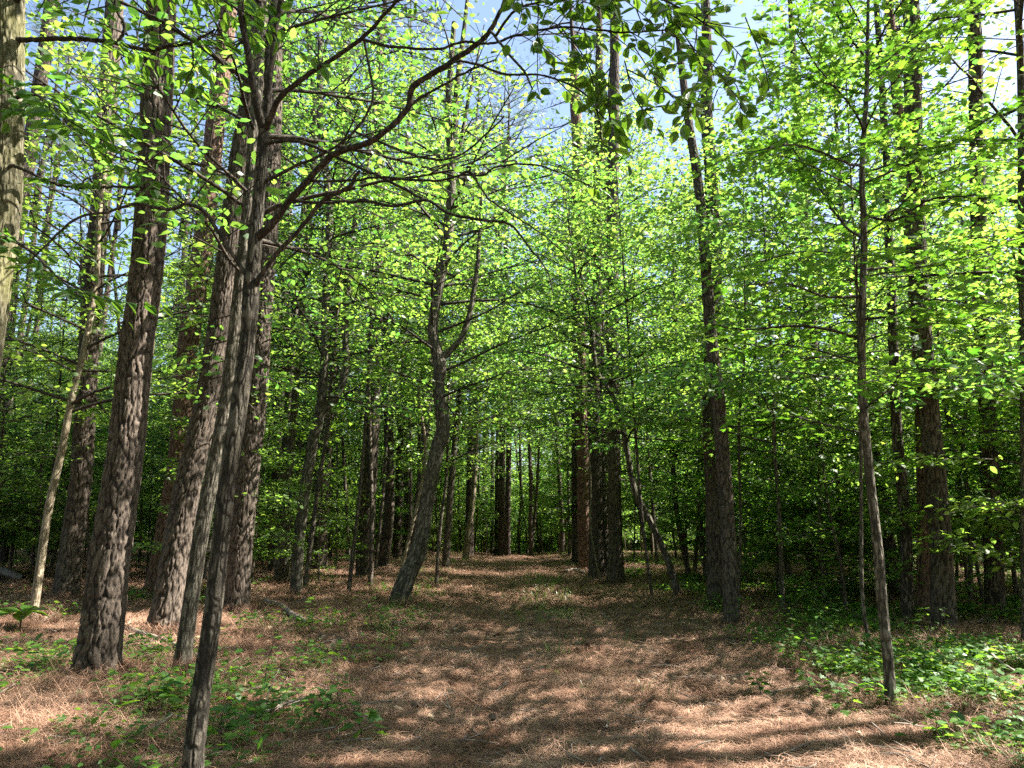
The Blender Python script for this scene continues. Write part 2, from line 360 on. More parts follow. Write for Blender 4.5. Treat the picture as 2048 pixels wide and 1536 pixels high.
# ------------------------------------------------------------------ trunks
def relief_disp(P, R, sides, kind, seed):
    """radial offsets and a 0..1 relief value for every ring vertex"""
    L = np.concatenate([[0], np.cumsum(np.linalg.norm(np.diff(P, axis=0), axis=1))])
    th = np.arange(sides) / sides
    U, S = np.meshgrid(th, L)
    circ = 2 * PI * float(np.median(R[:max(3, len(R) // 2)]))
    if kind == 'pine':
        wrap = max(6, int(round(circ / 0.072))); wb = wrap * 2
        jag = vnoise(U * wrap * 4, S * 42, seed + 5, wrap * 4) - 0.5
        wv = vnoise(U * wrap, S * 6, seed, wrap) - 0.5
        e, cid = cells(U * wrap + 0.8 * wv, S / 0.21 + 0.8 * (vnoise(U * wrap, S * 3, seed + 3, wrap) - 0.5), seed, wrap)
        e2, cid2 = cells(U * wb + 1.1 * wv, S / 0.06 + 0.8 * (vnoise(U * wb, S * 9, seed + 4, wb) - 0.5), seed + 31, wb)
        p1 = np.clip((e + 0.12 * jag) / 0.16, 0, 1); p2 = np.clip((e2 + 0.2 * jag) / 0.16, 0, 1)
        rel = (0.12 + 0.88 * p1) * (0.50 + 0.50 * p2) * (0.62 + 0.18 * cid + 0.20 * cid2)
        amp = 0.026
    else:
        wrap = max(8, int(round(circ / 0.019)))
        jag = (vnoise(U * wrap * 2, S * 60, seed + 5, wrap * 2) - 0.5)
        n1 = np.abs(vnoise(U * wrap + 0.2, S * 13, seed, wrap) - 0.5) * 2
        n2 = np.abs(vnoise(U * wrap * 0.5 + 0.7, S * 7, seed + 8, max(1, wrap // 2)) - 0.5) * 2
        rel = np.clip((np.minimum(n1, n2 * 1.6) + 0.18 * jag) / 0.45, 0, 1)
        rel = rel * (0.75 + 0.25 * vnoise(U * wrap, S * 25, seed + 4, wrap)); amp = 0.010
    amp = amp * np.clip(R / 0.16, 0.25, 1.15)[:, None]
    lump = (vnoise(U * 5, S * 0.9, seed + 9, 5) - 0.5) * 0.10 * R[:, None]
    if kind == 'bare': return lump + 0.0 * rel, rel
    return amp * (rel - 0.75) + lump, rel
def trunk_mesh(name, P, R, mat, sides, kind, seed, flare=True):
    P = np.asarray(P, float); R = np.asarray(R, float).copy()
    d = None; at = {}
    L = np.concatenate([[0], np.cumsum(np.linalg.norm(np.diff(P, axis=0), axis=1))])
    disp = 0
    if flare:
        R0 = R[0]; fl = np.exp(-L / (1.1 * R0 + 0.08))
        R = R * (1 + (0.26 if kind == 'pine' else 0.15) * fl ** 1.5)
        th = np.arange(sides) / sides
        lobes = np.sin(2 * PI * th * 4 + seed) * 0.5 + np.sin(2 * PI * th * 7 + seed * 2.1) * 0.3
        disp = fl[:, None] * lobes[None] * R0 * (0.26 if kind == 'pine' else 0.2)
    dd, rel = relief_disp(P, R, sides, kind, seed)
    V, Fc = tube(P, R, sides, dd + disp)
    return mesh(name, [(V, Fc)], mat, kind != "pine", {"relief": rel.ravel()})

def trace(pts, Y=None, lean=0.0, htop=None, seed=0, n=200, sink=0.12, wob=0.0):
    """pts: (px, py, width px) from the base up. Returns base, P (world), R. The trunk stands on the ground and keeps its distance,
    leaning by `lean` metres towards the far side per metre of height; above the frame it goes straight on up to htop."""
    px, py, wd = pts[0]
    if Y is None: base, t = on_ground(px, py); Y = base[1]
    out = []
    for k, (px, py, wd) in enumerate(pts):
        p, t = at_y(px, py, Y)
        for _ in range(3): p, t = at_y(px, py, Y + lean * max(p[2], 0))
        out.append((*p, wd * t / (2 * F)))
    out = np.array(out)
    z0 = float(ground_h(out[0, 0], out[0, 1]))
    if out[0, 2] > z0:                                   # carried on down to the ground
        d = out[0, :3] - out[1, :3]; d = d / max(-d[2], 1e-3) * (out[0, 2] - z0)
        q = np.array([*(out[0, :3] + d), out[0, 3] * 1.06]); out = np.vstack([q, out])
    out = np.vstack([[out[0, 0], out[0, 1], z0 - sink, out[0, 3] * 1.02], out]) if out[0, 2] > z0 - sink + 0.01 else out
    if htop and out[-1, 2] < htop:
        d = out[-1, :3] - out[max(-4, -len(out)), :3]; d /= d[2]
        d[:2] *= 0.6; dz = htop - out[-1, 2]
        m = out[-1].copy(); m[:3] += d * dz * 0.5; m[3] *= 0.72; out = np.vstack([out, m])
        m = out[-1].copy(); m[:3] += d * dz * 0.5; m[3] *= 0.42; out = np.vstack([out, m])
    Q = smooth_curve(out, n)
    Q[:, 3] = np.maximum(Q[:, 3], 0.006)
    return out[1, :3].copy(), Q[:, :3], Q[:, 3]

# ------------------------------------------------------------------ crowns
def crown_geo(rng, P, R, z0, z1, spread, nbr, ntw, nlf, lsize, T, up0=0.55, droop=0.35, tilt=0.38, profile=None, wood_sides=4, gap=0.0, azr=None, flat=True):
    """branches and leaf sprays along the trunk polyline P between heights z0 and z1 (local). Returns wood parts, leaf (V,F,tint)."""
    wood = []; LP = []; LA = []; LN = []; LS = []
    zt = np.linspace(0, 1, nbr); az = rng.random() * 6.28
    for k in range(nbr):
        zf = np.clip(zt[k] + rng.normal(0, 0.02), 0, 1); z = z0 + (z1 - z0) * zf
        i = int(np.clip(np.searchsorted(P[:, 2], z), 0, len(P) - 1)); p0 = P[i]; r0 = R[i]
        az += 2.4 + rng.normal(0, 0.3)
        a = az if azr is None else azr[0] + (azr[1] - azr[0]) * rng.random()
        prof = profile(zf) if profile else (0.55 + 0.45 * math.sin(PI * min(1, 0.25 + zf * 0.85)))
        Ln = spread * prof * rng.uniform(0.65, 1.15)
        el = up0 * (0.5 + 0.9 * zf) + rng.normal(0, 0.12)
        m = 7; pts = [p0.copy()]; d = np.array((math.cos(a) * math.cos(el), math.sin(a) * math.cos(el), math.sin(el)))
        for s in range(m - 1):
            d = d + rng.normal(0, 0.09, 3); d[2] -= droop * 0.17; d /= np.linalg.norm(d)
            pts.append(pts[-1] + d * Ln / (m - 1))
        pts = np.array(pts); rb = min(r0 * 0.55, 0.006 + Ln * 0.008)
        wood.append(tube(smooth_curve(pts, 9), np.linspace(rb, rb * 0.25, 9), wood_sides))
        nt_ = max(2, int(ntw * (0.5 + 0.5 * prof)))
        for q in range(nt_):
            f = 0.18 + 0.82 * (q + rng.random()) / nt_; fi = f * (m - 1); i0 = min(int(fi), m - 2); fr = fi - i0
            b = pts[i0] * (1 - fr) + pts[i0 + 1] * fr; dd = pts[i0 + 1] - pts[i0]; dd /= np.linalg.norm(dd)
            side = (1 if q % 2 else -1) * rng.uniform(0.5, 1.1) if f < 0.97 else rng.normal(0, 0.2)
            ca, sa = math.cos(side), math.sin(side)
            td = np.array((dd[0] * ca - dd[1] * sa, dd[0] * sa + dd[1] * ca, dd[2] * 0.4 + rng.normal(0.02, 0.13)))
            if not flat: td = td + rng.normal(0, 0.5, 3)
            td /= np.linalg.norm(td)
            tl = Ln * (0.22 + 0.30 * (1 - f)) * rng.uniform(0.6, 1.25) + lsize
            if wood_sides and tl > 0.25: wood.append(tube(np.array([b, b + td * tl * 0.5, b + td * tl + (0, 0, -0.04 * tl)]), np.array([rb * 0.35, rb * 0.25, 0.0015]) + 0.001, 3))
            if gap and rng.random() < gap: continue
            n = max(3, int(nlf * tl / (0.35 * spread) * rng.uniform(0.6, 1.3)))
            u = rng.random(n) ** 0.8
            perp = np.cross(td, (0, 0, 1)); perp /= np.linalg.norm(perp) + 1e-9
            lat = rng.normal(0, 0.16 * tl + 0.03, n)
            pos = b + td * (tl * u)[:, None] + perp * lat[:, None]
            pos[:, 2] += rng.normal(0, 0.035 + 0.02 * spread * (0 if flat else 1), n) - 0.03
            ax = td[None] * 0.8 + perp[None] * np.sign(lat)[:, None] * 0.9 + rng.normal(0, 0.35, (n, 3)); ax[:, 2] -= 0.15
            nr = np.array((0, 0, 1.0)) + rng.normal(0, tilt, (n, 3))
            LP.append(pos); LA.append(ax); LN.append(nr); LS.append(lsize * rng.uniform(0.55, 1.25, n))
    LP = np.concatenate(LP); LA = np.concatenate(LA); LN = np.concatenate(LN); LS = np.concatenate(LS)
    return wood, (LP, LA, LN, LS, T)
def crown_parts(rng, leafset, mat, root, wood, wood_mat=None, parts_max=0, wid=1.0):
    LP, LA, LN, LS, T = leafset
    if wood: obj("branches", wood, wood_mat or M_TWIG, root, kind="stuff")
    order = np.arange(len(LP))
    V, Fc, ti = leaves(LP, LA, LN, LS, T, rng, wid)
    return obj("crown", [(V, Fc)], mat, root, smooth=False, attrs={"tint": ti})

def pine_crown_geo(rng, P, R, z0, z1, spread, nbr=26, tufts=26, needles=14, nl=0.2):
    wood = []; nb = []
    az = 0
    for k in range(nbr):
        zf = (k + 0.5) / nbr; z = z0 + (z1 - z0) * zf; i = int(np.clip(np.searchsorted(P[:, 2], z), 0, len(P) - 1)); p0 = P[i]
        az += 2.4 + rng.normal(0, .4); Ln = spread * (0.55 + 0.6 * math.sin(PI * min(1, .2 + zf * .8))) * rng.uniform(.6, 1.1)
        d = np.array((math.cos(az), math.sin(az), 0.15 + 0.5 * zf)); pts = [p0.copy()]
        for s in range(6): d = d + rng.normal(0, .14, 3); d[2] -= .02; d /= np.linalg.norm(d); pts.append(pts[-1] + d * Ln / 6)
        pts = np.array(pts); rb = 0.02 + Ln * 0.008
        wood.append(tube(pts, np.linspace(rb, rb * .3, 7), 4))
        for q in range(tufts):
            f = rng.uniform(.35, 1) * 5.999; i0 = int(f); b = pts[i0] + (pts[min(i0 + 1, 6)] - pts[i0]) * (f - i0)
            td = rng.normal(0, 1, 3); td[2] = abs(td[2]) * .6; td /= np.linalg.norm(td); tl = rng.uniform(.15, .7)
            e = b + td * tl; wood.append(tube(np.array([b, e]), np.array([.008, .004]), 3))
            nn = needles; dirs = td + rng.normal(0, .6, (nn, 3)); dirs /= np.linalg.norm(dirs, axis=1)[:, None]
            st = e - td * rng.random((nn, 1)) * .16
            sd = np.cross(dirs, rng.normal(0, 1, (nn, 3))); sd /= np.linalg.norm(sd, axis=1)[:, None]
            L = nl * rng.uniform(.7, 1.1, (nn, 1)); a = st + sd * .004; c = st - sd * .004; tip = st + dirs * L + np.array((0, 0, -.03))
            nb.append(np.stack([a, c, tip], 1))
    nb = np.concatenate(nb); V = nb.reshape(-1, 3); Fc = np.arange(len(V)).reshape(-1, 3); ti = np.repeat(rng.random(len(nb)), 3)
    return wood, (V, Fc, ti)

# shared pine crowns (local, origin at the crown's foot)
PINE_CR = []
for s in range(4):
    rg = np.random.default_rng(500 + s)
    Ls = np.linspace(0, 8, 20); P = np.stack([0.1 * np.sin(Ls * .7 + s), 0.1 * np.cos(Ls * .6 + s), Ls], 1)
    wd, (V, Fc, ti) = pine_crown_geo(rg, P, None, 0.3, 7.8, 2.7, nbr=20, tufts=20, needles=11)
    wd.append(tube(P, np.linspace(.10, .02, 20), 6))
    PINE_CR.append((mesh("pine_limbs", wd, M_PINE_FAR), mesh("pine_crown", [(V, Fc)], M_NEEDLE, False, {"tint": ti})))
def add_pine_crown(root, P, R, which, rng, s=1.0, drop=0.0):
    wm, cm = PINE_CR[which % 4]
    top = P[-1] - np.array(root.location) if False else P[-1]
    for nm, me in (("limbs", wm), ("crown", cm)):
        o = bpy.data.objects.new(nm, me); link(o, root)
        o.location = tuple(top - np.array((0, 0, drop))); o.scale = (s,) * 3; o.rotation_euler = (0, 0, rng.random() * 6.28)
        if nm == "limbs": o['kind'] = "stuff"

# ------------------------------------------------------------------ traced trees: (px, py, width) in the photograph's pixels
TREES = [
 # near left pines
 dict(n="pine_tree", k='pine', res=(128, 520), ht=15, cr='pine', lab="thick dark pine trunk nearest the camera on the left, standing wide-footed in pine straw",
      p=[(190, 1352, 92), (203, 1260, 84), (223, 1096, 78), (252, 898, 70), (272, 700, 66), (287, 592, 64), (303, 410, 64), (314, 182, 62), (322, 20, 58)]),
 dict(n="pine_tree", k='pine', res=(112, 460), ht=16, cr='pine', lab="dark pine leaning right, its foot just behind the thin furrowed trunk at left",
      p=[(328, 1262, 68), (342, 1170, 58), (371, 997, 54), (415, 799, 48), (445, 600, 46), (478, 340, 44), (505, 180, 42), (525, 0, 40)]),
 dict(n="pine_tree", k='pine', res=(112, 460), ht=16, cr='pine', lab="pine with sunlit flaking bark on its right half, directly behind the near forked trunk",
      p=[(472, 1222, 50), (480, 1100, 50), (490, 997, 50), (515, 750, 46), (525, 590, 44), (540, 365, 42), (545, 90, 40), (548, -60, 38)]),
 dict(n="pine_tree", k='red', res=(96, 400), ht=17, cr='pine', lab="reddish-barked pine leaning right between the thickest pine and the dark leaning pine",
      p=[(312, 1183, 46), (336, 1046, 44), (361, 898, 44), (376, 700, 42), (392, 592, 42), (415, 410, 40), (433, 228, 38), (447, 114, 36), (460, -20, 34)]),
 dict(n="pine_tree", k='pine', res=(96, 400), ht=17, cr='pine', lab="brown pine behind the pale crooked young tree at far left",
      p=[(131, 1193, 50), (150, 1040, 44), (163, 947, 42), (178, 700, 38), (182, 615, 38), (205, 365, 37), (223, 91, 35), (232, -30, 33)]),
 dict(n="hardwood_tree", k='hard', res=(80, 420), ht=12, cr='hard', lab="thin grey furrowed trunk curving up in front of the dark leaning pine",
      p=[(362, 1346, 40), (378, 1230, 35), (406, 1046, 34), (445, 848, 33), (466, 700, 31), (484, 540, 30), (500, 380, 28), (512, 220, 26), (520, 60, 24)]),
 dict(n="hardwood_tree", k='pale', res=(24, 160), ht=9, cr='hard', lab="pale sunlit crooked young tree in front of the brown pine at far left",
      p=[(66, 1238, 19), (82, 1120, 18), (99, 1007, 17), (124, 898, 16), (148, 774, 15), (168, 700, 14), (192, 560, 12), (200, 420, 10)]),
 dict(n="pine_tree", k='pinefar', res=(32, 160), ht=17, cr='pine', lab="slanting pine at the left edge running up behind the mossy trunk's leaves",
      p=[(-22, 1150, 34), (-5, 850, 32), (10, 685, 32), (27, 500, 31), (60, 296, 29), (90, 105, 27), (105, 0, 26)]),
 # left of the path
 dict(n="pine_tree", k='pinefar', res=(36, 200), ht=17, cr='pine', lab="straight shaded pine fourth back from the leaning sunlit pine, left of the twin-stemmed tree",
      p=[(549, 1150, 27), (556, 950, 26), (561, 750, 25), (572, 500, 24), (572, 200, 22), (574, 0, 20)]),
 dict(n="hardwood_tree", k='hardfar', res=(24, 200), ht=14, cr='hard', lab="thin dark trunk leaning right, just left of the pale twin-stemmed tree",
      p=[(556, 1166, 20), (574, 997, 18), (588, 824, 17), (598, 700, 17), (606, 592, 16), (620, 410, 15), (628, 228, 14), (615, 45, 12)]),
 dict(n="hardwood_tree", k='hard', res=(48, 300), ht=12, cr='hard', lab="pale smooth twin-stemmed hardwood whose right stem swings out and back, left of the path",
      p=[(592, 1190, 28), (599, 1071, 25), (623, 898, 24), (640, 824, 23), (650, 700, 19), (650, 638, 18), (659, 410, 17), (641, 273, 15), (641, 91, 13)],
      forks=[[(640, 835, 18), (655, 815, 16), (678, 789, 15), (693, 730, 14), (691, 638, 14), (705, 478, 13), (732, 342, 11), (750, 205, 8)]]),
 dict(n="hardwood_tree", k='hardfar', res=(24, 160), ht=12, cr='hard', lab="thin straight stem rising from the same spot as the twin-stemmed tree, just right of it",
      p=[(610, 1182, 12), (622, 1080, 11), (640, 950, 10), (655, 860, 9), (662, 760, 8)]),
 dict(n="pine_tree", k='pine', res=(56, 240), ht=17, cr='pine', lab="sun-flecked pine standing right behind the twin-stemmed hardwood",
      p=[(636, 1140, 36), (645, 980, 33), (653, 848, 31), (665, 725, 29), (677, 500, 28), (682, 319, 26), (691, 91, 24)]),
 dict(n="pine_tree", k='pinefar', res=(32, 160), ht=18, cr='pine', lab="dark pine with a curved sunlit foot, first left of the crooked S-shaped tree",
      p=[(765, 1132, 26), (775, 1060, 22), (779, 992, 21), (777, 848, 20), (770, 700, 19), (764, 500, 18), (762, 300, 16)]),
 dict(n="hardwood_tree", k='hardfar', res=(20, 120), ht=14, cr='hard', lab="slim dark trunk second left of the crooked S-shaped tree",
      p=[(724, 1112, 15), (733, 944, 14), (738, 800, 13), (744, 600, 12), (740, 400, 10)]),
 dict(n="pine_tree", k='pinefar', res=(24, 140), ht=18, cr='pine', lab="slim dark pine half hidden by the crooked S-shaped tree's lower bend",
      p=[(795, 1118, 18), (799, 960, 17), (801, 872, 16), (806, 700, 15), (812, 500, 14), (815, 300, 12)]),
 dict(n="hardwood_tree", k='hard', res=(72, 420), ht=11, cr='hard', lab="crooked S-shaped grey hardwood bending over the left edge of the path",
      p=[(797, 1207, 46), (812, 1159, 42), (838, 1097, 38), (853, 1006, 34), (873, 905, 33), (886, 858, 33), (882, 815, 30), (877, 770, 28), (880, 730, 30), (868, 680, 26), (867, 638, 24), (882, 547, 24), (896, 478, 22), (903, 319, 20), (896, 228, 16), (908, 45, 11)],
      forks=[[(880, 722, 15), (903, 700, 13), (925, 672, 12), (942, 615, 11), (955, 528, 9), (960, 440, 6)],
             [(903, 330, 13), (912, 250, 12), (914, 182, 11), (928, 68, 9), (935, 0, 7)],
             [(905, 345, 9), (922, 290, 8), (935, 215, 7), (948, 150, 5)]]),
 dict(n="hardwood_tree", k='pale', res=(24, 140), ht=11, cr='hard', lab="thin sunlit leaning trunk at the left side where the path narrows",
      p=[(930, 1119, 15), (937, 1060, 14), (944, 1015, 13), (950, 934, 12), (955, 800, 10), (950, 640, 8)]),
 dict(n="pine_tree", k='pinefar', res=(24, 120), ht=18, cr='pine', lab="dark pine immediately behind the thin sunlit leaning trunk at the path's narrowing",
      p=[(938, 1112, 19), (942, 900, 17), (948, 700, 15), (950, 500, 13)]),
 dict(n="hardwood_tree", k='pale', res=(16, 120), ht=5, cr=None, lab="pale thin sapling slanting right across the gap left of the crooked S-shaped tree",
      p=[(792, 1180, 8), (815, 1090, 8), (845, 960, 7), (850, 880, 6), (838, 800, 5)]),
 dict(n="hardwood_tree", k='hardfar', res=(16, 120), ht=7, cr='hard', lab="thin leafy sapling standing just right of the crooked tree's foot",
      p=[(872, 1178, 9), (880, 1060, 8), (893, 950, 7), (897, 800, 6)]),
 # far end
 dict(n="pine_tree", k='pinefar', res=(16, 80), ht=17, cr='pine', lab="leftmost of the dark pines clustered at the far end of the path", Y=40,
      p=[(984, 1109, 9), (985, 900, 8), (988, 700, 7)]),
 dict(n="pine_tree", k='pinefar', res=(16, 80), ht=18, cr='pine', lab="second dark pine from the left in the cluster at the path's end", Y=37,
      p=[(994, 1113, 12), (996, 900, 11), (1000, 700, 10)]),
 dict(n="pine_tree", k='pinefar', res=(16, 80), ht=18, cr='pine', lab="thickest dark pine in the cluster at the path's far end", Y=35,
      p=[(1003, 1115, 14), (1005, 900, 13), (1010, 640, 12), (1012, 500, 10)]),
 dict(n="pine_tree", k='pinefar', res=(16, 80), ht=17, cr='pine', lab="rightmost dark pine of the cluster at the path's end, left of the bright gap", Y=34,
      p=[(1015, 1117, 13), (1016, 1000, 12), (1018, 800, 11), (1014, 620, 9)]),
 dict(n="hardwood_tree", k='hardfar', res=(12, 80), ht=10, cr='hard', lab="thin wavering trunk in the bright green gap at the path's end", Y=38,
      p=[(1039, 1120, 8), (1037, 1060, 7), (1042, 1000, 7), (1040, 900, 6)]),
 dict(n="hardwood_tree", k='hardfar', res=(16, 80), ht=13, cr='hard', lab="dark forked trunk standing in the middle of the path's far end", Y=35,
      p=[(1062, 1121, 11), (1061, 1050, 10), (1062, 980, 9), (1058, 850, 8), (1060, 700, 7)], forks=[[(1065, 1110, 8), (1068, 1050, 7), (1074, 980, 6), (1078, 900, 5)]]),
 dict(n="hardwood_tree", k='hardfar', res=(16, 80), ht=14, cr='hard', lab="short dark forking trunk at the right of the bright gap beyond the path", Y=34,
      p=[(1124, 1109, 12), (1124, 1050, 11), (1120, 980, 10), (1112, 850, 8)], forks=[[(1126, 1070, 8), (1134, 1040, 7), (1142, 980, 6)]]),
 dict(n="hardwood_tree", k='hardfar', res=(12, 80), ht=12, cr='hard', lab="thin dark stem left of the two close pines on the path's right", Y=32,
      p=[(1139, 1112, 8), (1137, 1000, 7), (1134, 860, 6)]),
 dict(n="pine_tree", k='pinefar', res=(24, 100), ht=18, cr='pine', lab="dark far pine showing behind the left of the two close pines right of the path", Y=27,
      p=[(1153, 1120, 20), (1152, 900, 19), (1150, 700, 17), (1150, 400, 15)]),
 # right of the path
 dict(n="pine_tree", k='red', res=(64, 300), ht=19, cr='pine', lab="reddish pine, left of two pines standing side by side right of the path",
      p=[(1171, 1138, 32), (1168, 1050, 27), (1165, 872, 26), (1161, 760, 26), (1158, 638, 25), (1156, 319, 24), (1150, 200, 22)]),
 dict(n="pine_tree", k='pine', res=(64, 300), ht=19, cr='pine', lab="darker right one of two side-by-side pines, a pale vine at its foot",
      p=[(1194, 1156, 34), (1192, 1080, 29), (1189, 896, 27), (1186, 800, 26), (1192, 638, 25), (1196, 400, 23), (1198, 250, 21)]),
 dict(n="pine_tree", k='pine', res=(72, 320), ht=18, cr='pine', lab="straight pine alone at the path's right edge, right of the side-by-side pair",
      p=[(1232, 1166, 38), (1231, 1060, 29), (1229, 944, 27), (1227, 800, 26), (1224, 638, 25), (1226, 365, 23), (1229, 137, 21)]),
 dict(n="hardwood_tree", k='hard', res=(32, 300), ht=9, cr='hard', lab="dark crooked tree slanting up-left from its foot toward the lone pine",
      p=[(1357, 1194, 18), (1332, 1111, 16), (1294, 1030, 15), (1268, 977, 14), (1253, 896, 13), (1241, 838, 12), (1224, 788, 11), (1194, 742, 10), (1183, 674, 10), (1157, 592, 8), (1150, 540, 6)],
      forks=[[(1185, 690, 7), (1190, 640, 6), (1196, 590, 5)]]),
 dict(n="hardwood_tree", k='hardfar', res=(16, 140), ht=9, cr='hard', lab="thin stem left of the dark crooked tree, nearly touching its middle",
      p=[(1305, 1200, 8), (1292, 1100, 7), (1280, 992, 7), (1270, 850, 6)]),
 dict(n="hardwood_tree", k='hardfar', res=(16, 140), ht=11, cr='hard', lab="thin leaning trunk midway between the crooked dark tree and the leaning pine",
      p=[(1379, 1154, 13), (1356, 1040, 12), (1344, 896, 11), (1346, 760, 10), (1350, 650, 8)], forks=[[(1352, 930, 8), (1366, 870, 7), (1384, 790, 6), (1392, 730, 4)]]),
 dict(n="pine_tree", k='pine', res=(72, 320), ht=17, cr='pine', lab="upright pine partly hidden behind the left-leaning narrow pine on the right",
      p=[(1432, 1207, 40), (1430, 1100, 36), (1427, 992, 34), (1420, 800, 32), (1427, 592, 30), (1423, 365, 28), (1413, 228, 25), (1414, 100, 22)]),
 dict(n="pine_tree", k='pine', res=(72, 400), ht=9.6, cr=None, lab="narrow pine leaning left, in front of the upright pine right of the path",
      p=[(1464, 1246, 34), (1456, 1063, 31), (1446, 920, 29), (1437, 800, 27), (1423, 684, 25), (1409, 501, 22), (1396, 365, 20), (1375, 228, 17), (1355, 62, 11)]),
 dict(n="hardwood_tree", k='hardfar', res=(16, 140), ht=8, cr='hard', lab="thin straight sapling first to the right of the leaning narrow pine",
      p=[(1566, 1231, 10), (1559, 1040, 9), (1549, 896, 8), (1546, 780, 7)]),
 dict(n="hardwood_tree", k='hardfar', res=(16, 140), ht=8, cr='hard', lab="thin dark sapling rising beside the leaning narrow pine's right flank",
      p=[(1477, 1222, 7), (1481, 1040, 6), (1478, 860, 6), (1490, 680, 5)]),
 dict(n="pine_tree", k='pinefar', res=(32, 160), ht=16, cr='pine', lab="vine-tangled pine behind dense leaves, between the leaning pine and the slim foreground maple",
      p=[(1631, 1174, 32), (1635, 944, 30), (1626, 800, 28), (1620, 650, 26), (1606, 400, 22)]),
 dict(n="hardwood_tree", k='hardfar', res=(16, 160), ht=8, cr='hard', lab="very thin dark stem just left of the slim foreground maple",
      p=[(1739, 1289, 10), (1724, 1183, 9), (1722, 944, 8), (1719, 800, 7), (1716, 650, 6)]),
 dict(n="pine_tree", k='pinefar', res=(40, 240), ht=15, cr='pine', lab="slender pine first right of the slim foreground maple, left of the thick pair",
      p=[(1816, 1251, 26), (1810, 1040, 23), (1796, 896, 22), (1791, 800, 20), (1783, 592, 18), (1774, 410, 16), (1772, 300, 14)]),
 dict(n="pine_tree", k='pine', res=(88, 360), ht=16, cr='pine', lab="thickest pine on the right side, front one of an overlapping pair",
      p=[(1887, 1258, 48), (1882, 1100, 44), (1878, 1040, 43), (1866, 896, 41), (1857, 800, 39), (1842, 638, 37), (1831, 456, 36), (1826, 228, 35), (1824, 45, 33)]),
 dict(n="pine_tree", k='red', res=(56, 240), ht=17, cr='pine', lab="reddish pine half hidden behind the thickest pine on the right",
      p=[(1850, 1236, 34), (1850, 1040, 31), (1848, 900, 30), (1838, 700, 28), (1815, 400, 24), (1795, 200, 22)]),
 dict(n="pine_tree", k='pinefar', res=(40, 240), ht=16, cr='pine', lab="leaf-screened pine second from the right edge of the view",
      p=[(1992, 1232, 38), (1984, 1040, 35), (1978, 900, 34), (1971, 760, 32), (1961, 592, 31), (1952, 200, 28), (1950, 68, 26)]),
 dict(n="hardwood_tree", k='hardfar', res=(24, 200), ht=13, cr='hard', lab="trunk cut by the right edge of the view",
      p=[(2052, 1300, 20), (2050, 1000, 19), (2048, 700, 18), (2044, 400, 17), (2040, 100, 15)]),
 dict(n="hardwood_tree", k='hardfar', res=(16, 160), ht=8, cr='hard', lab="bent thin tree forking between the two largest pines on the right",
      p=[(1942, 1215, 10), (1940, 1080, 9), (1932, 960, 9), (1926, 860, 8), (1940, 760, 7)], forks=[[(1928, 900, 8), (1905, 850, 7), (1890, 800, 6), (1885, 700, 5)]]),
]
MAT = dict(pine=M_PINE, red=M_RED, hard=M_HARD, pale=M_PALE, pinefar=M_PINE_FAR, hardfar=M_HARD_FAR, mossy=M_MOSSY)
TRUNKS = []
SHORT = ['the thickest left pine', 'the dark leaning pine at left', 'the sunlit flaking pine', 'the reddish leaning pine', 'the brown pine at far left', 'the grey furrowed trunk', 'the pale crooked tree', 'the slanting pine at the left edge', 'the shaded pine left of the twin stems', 'the dark stem beside the twin stems', 'the twin-stemmed tree', 'the thin stem by the twin stems', 'the pine behind the twin stems', 'the curved-foot pine', 'the slim trunk near the curved-foot pine', 'the slim pine behind the crooked tree', 'the crooked S-shaped tree', 'the thin sunlit leaning trunk', "the dark pine at the path's narrowing", 'the pale slanting sapling', 'the sapling by the crooked tree', None, None, "the pines at the path's end", None, None, "the forked trunk at the path's end", None, None, None, 'the reddish pine right of the path', 'the vine-footed pine', 'the lone pine by the path', 'the dark crooked tree', None, 'the thin leaning trunk at right', None, 'the narrow leaning pine', 'the straight sapling right of the leaning pine', None, 'the vine-tangled pine', None, 'the slender pine at right', 'the thickest right pine', None, 'the leaf-screened pine', 'the trunk at the right edge', 'the bent forked tree at right']
NAMED = []
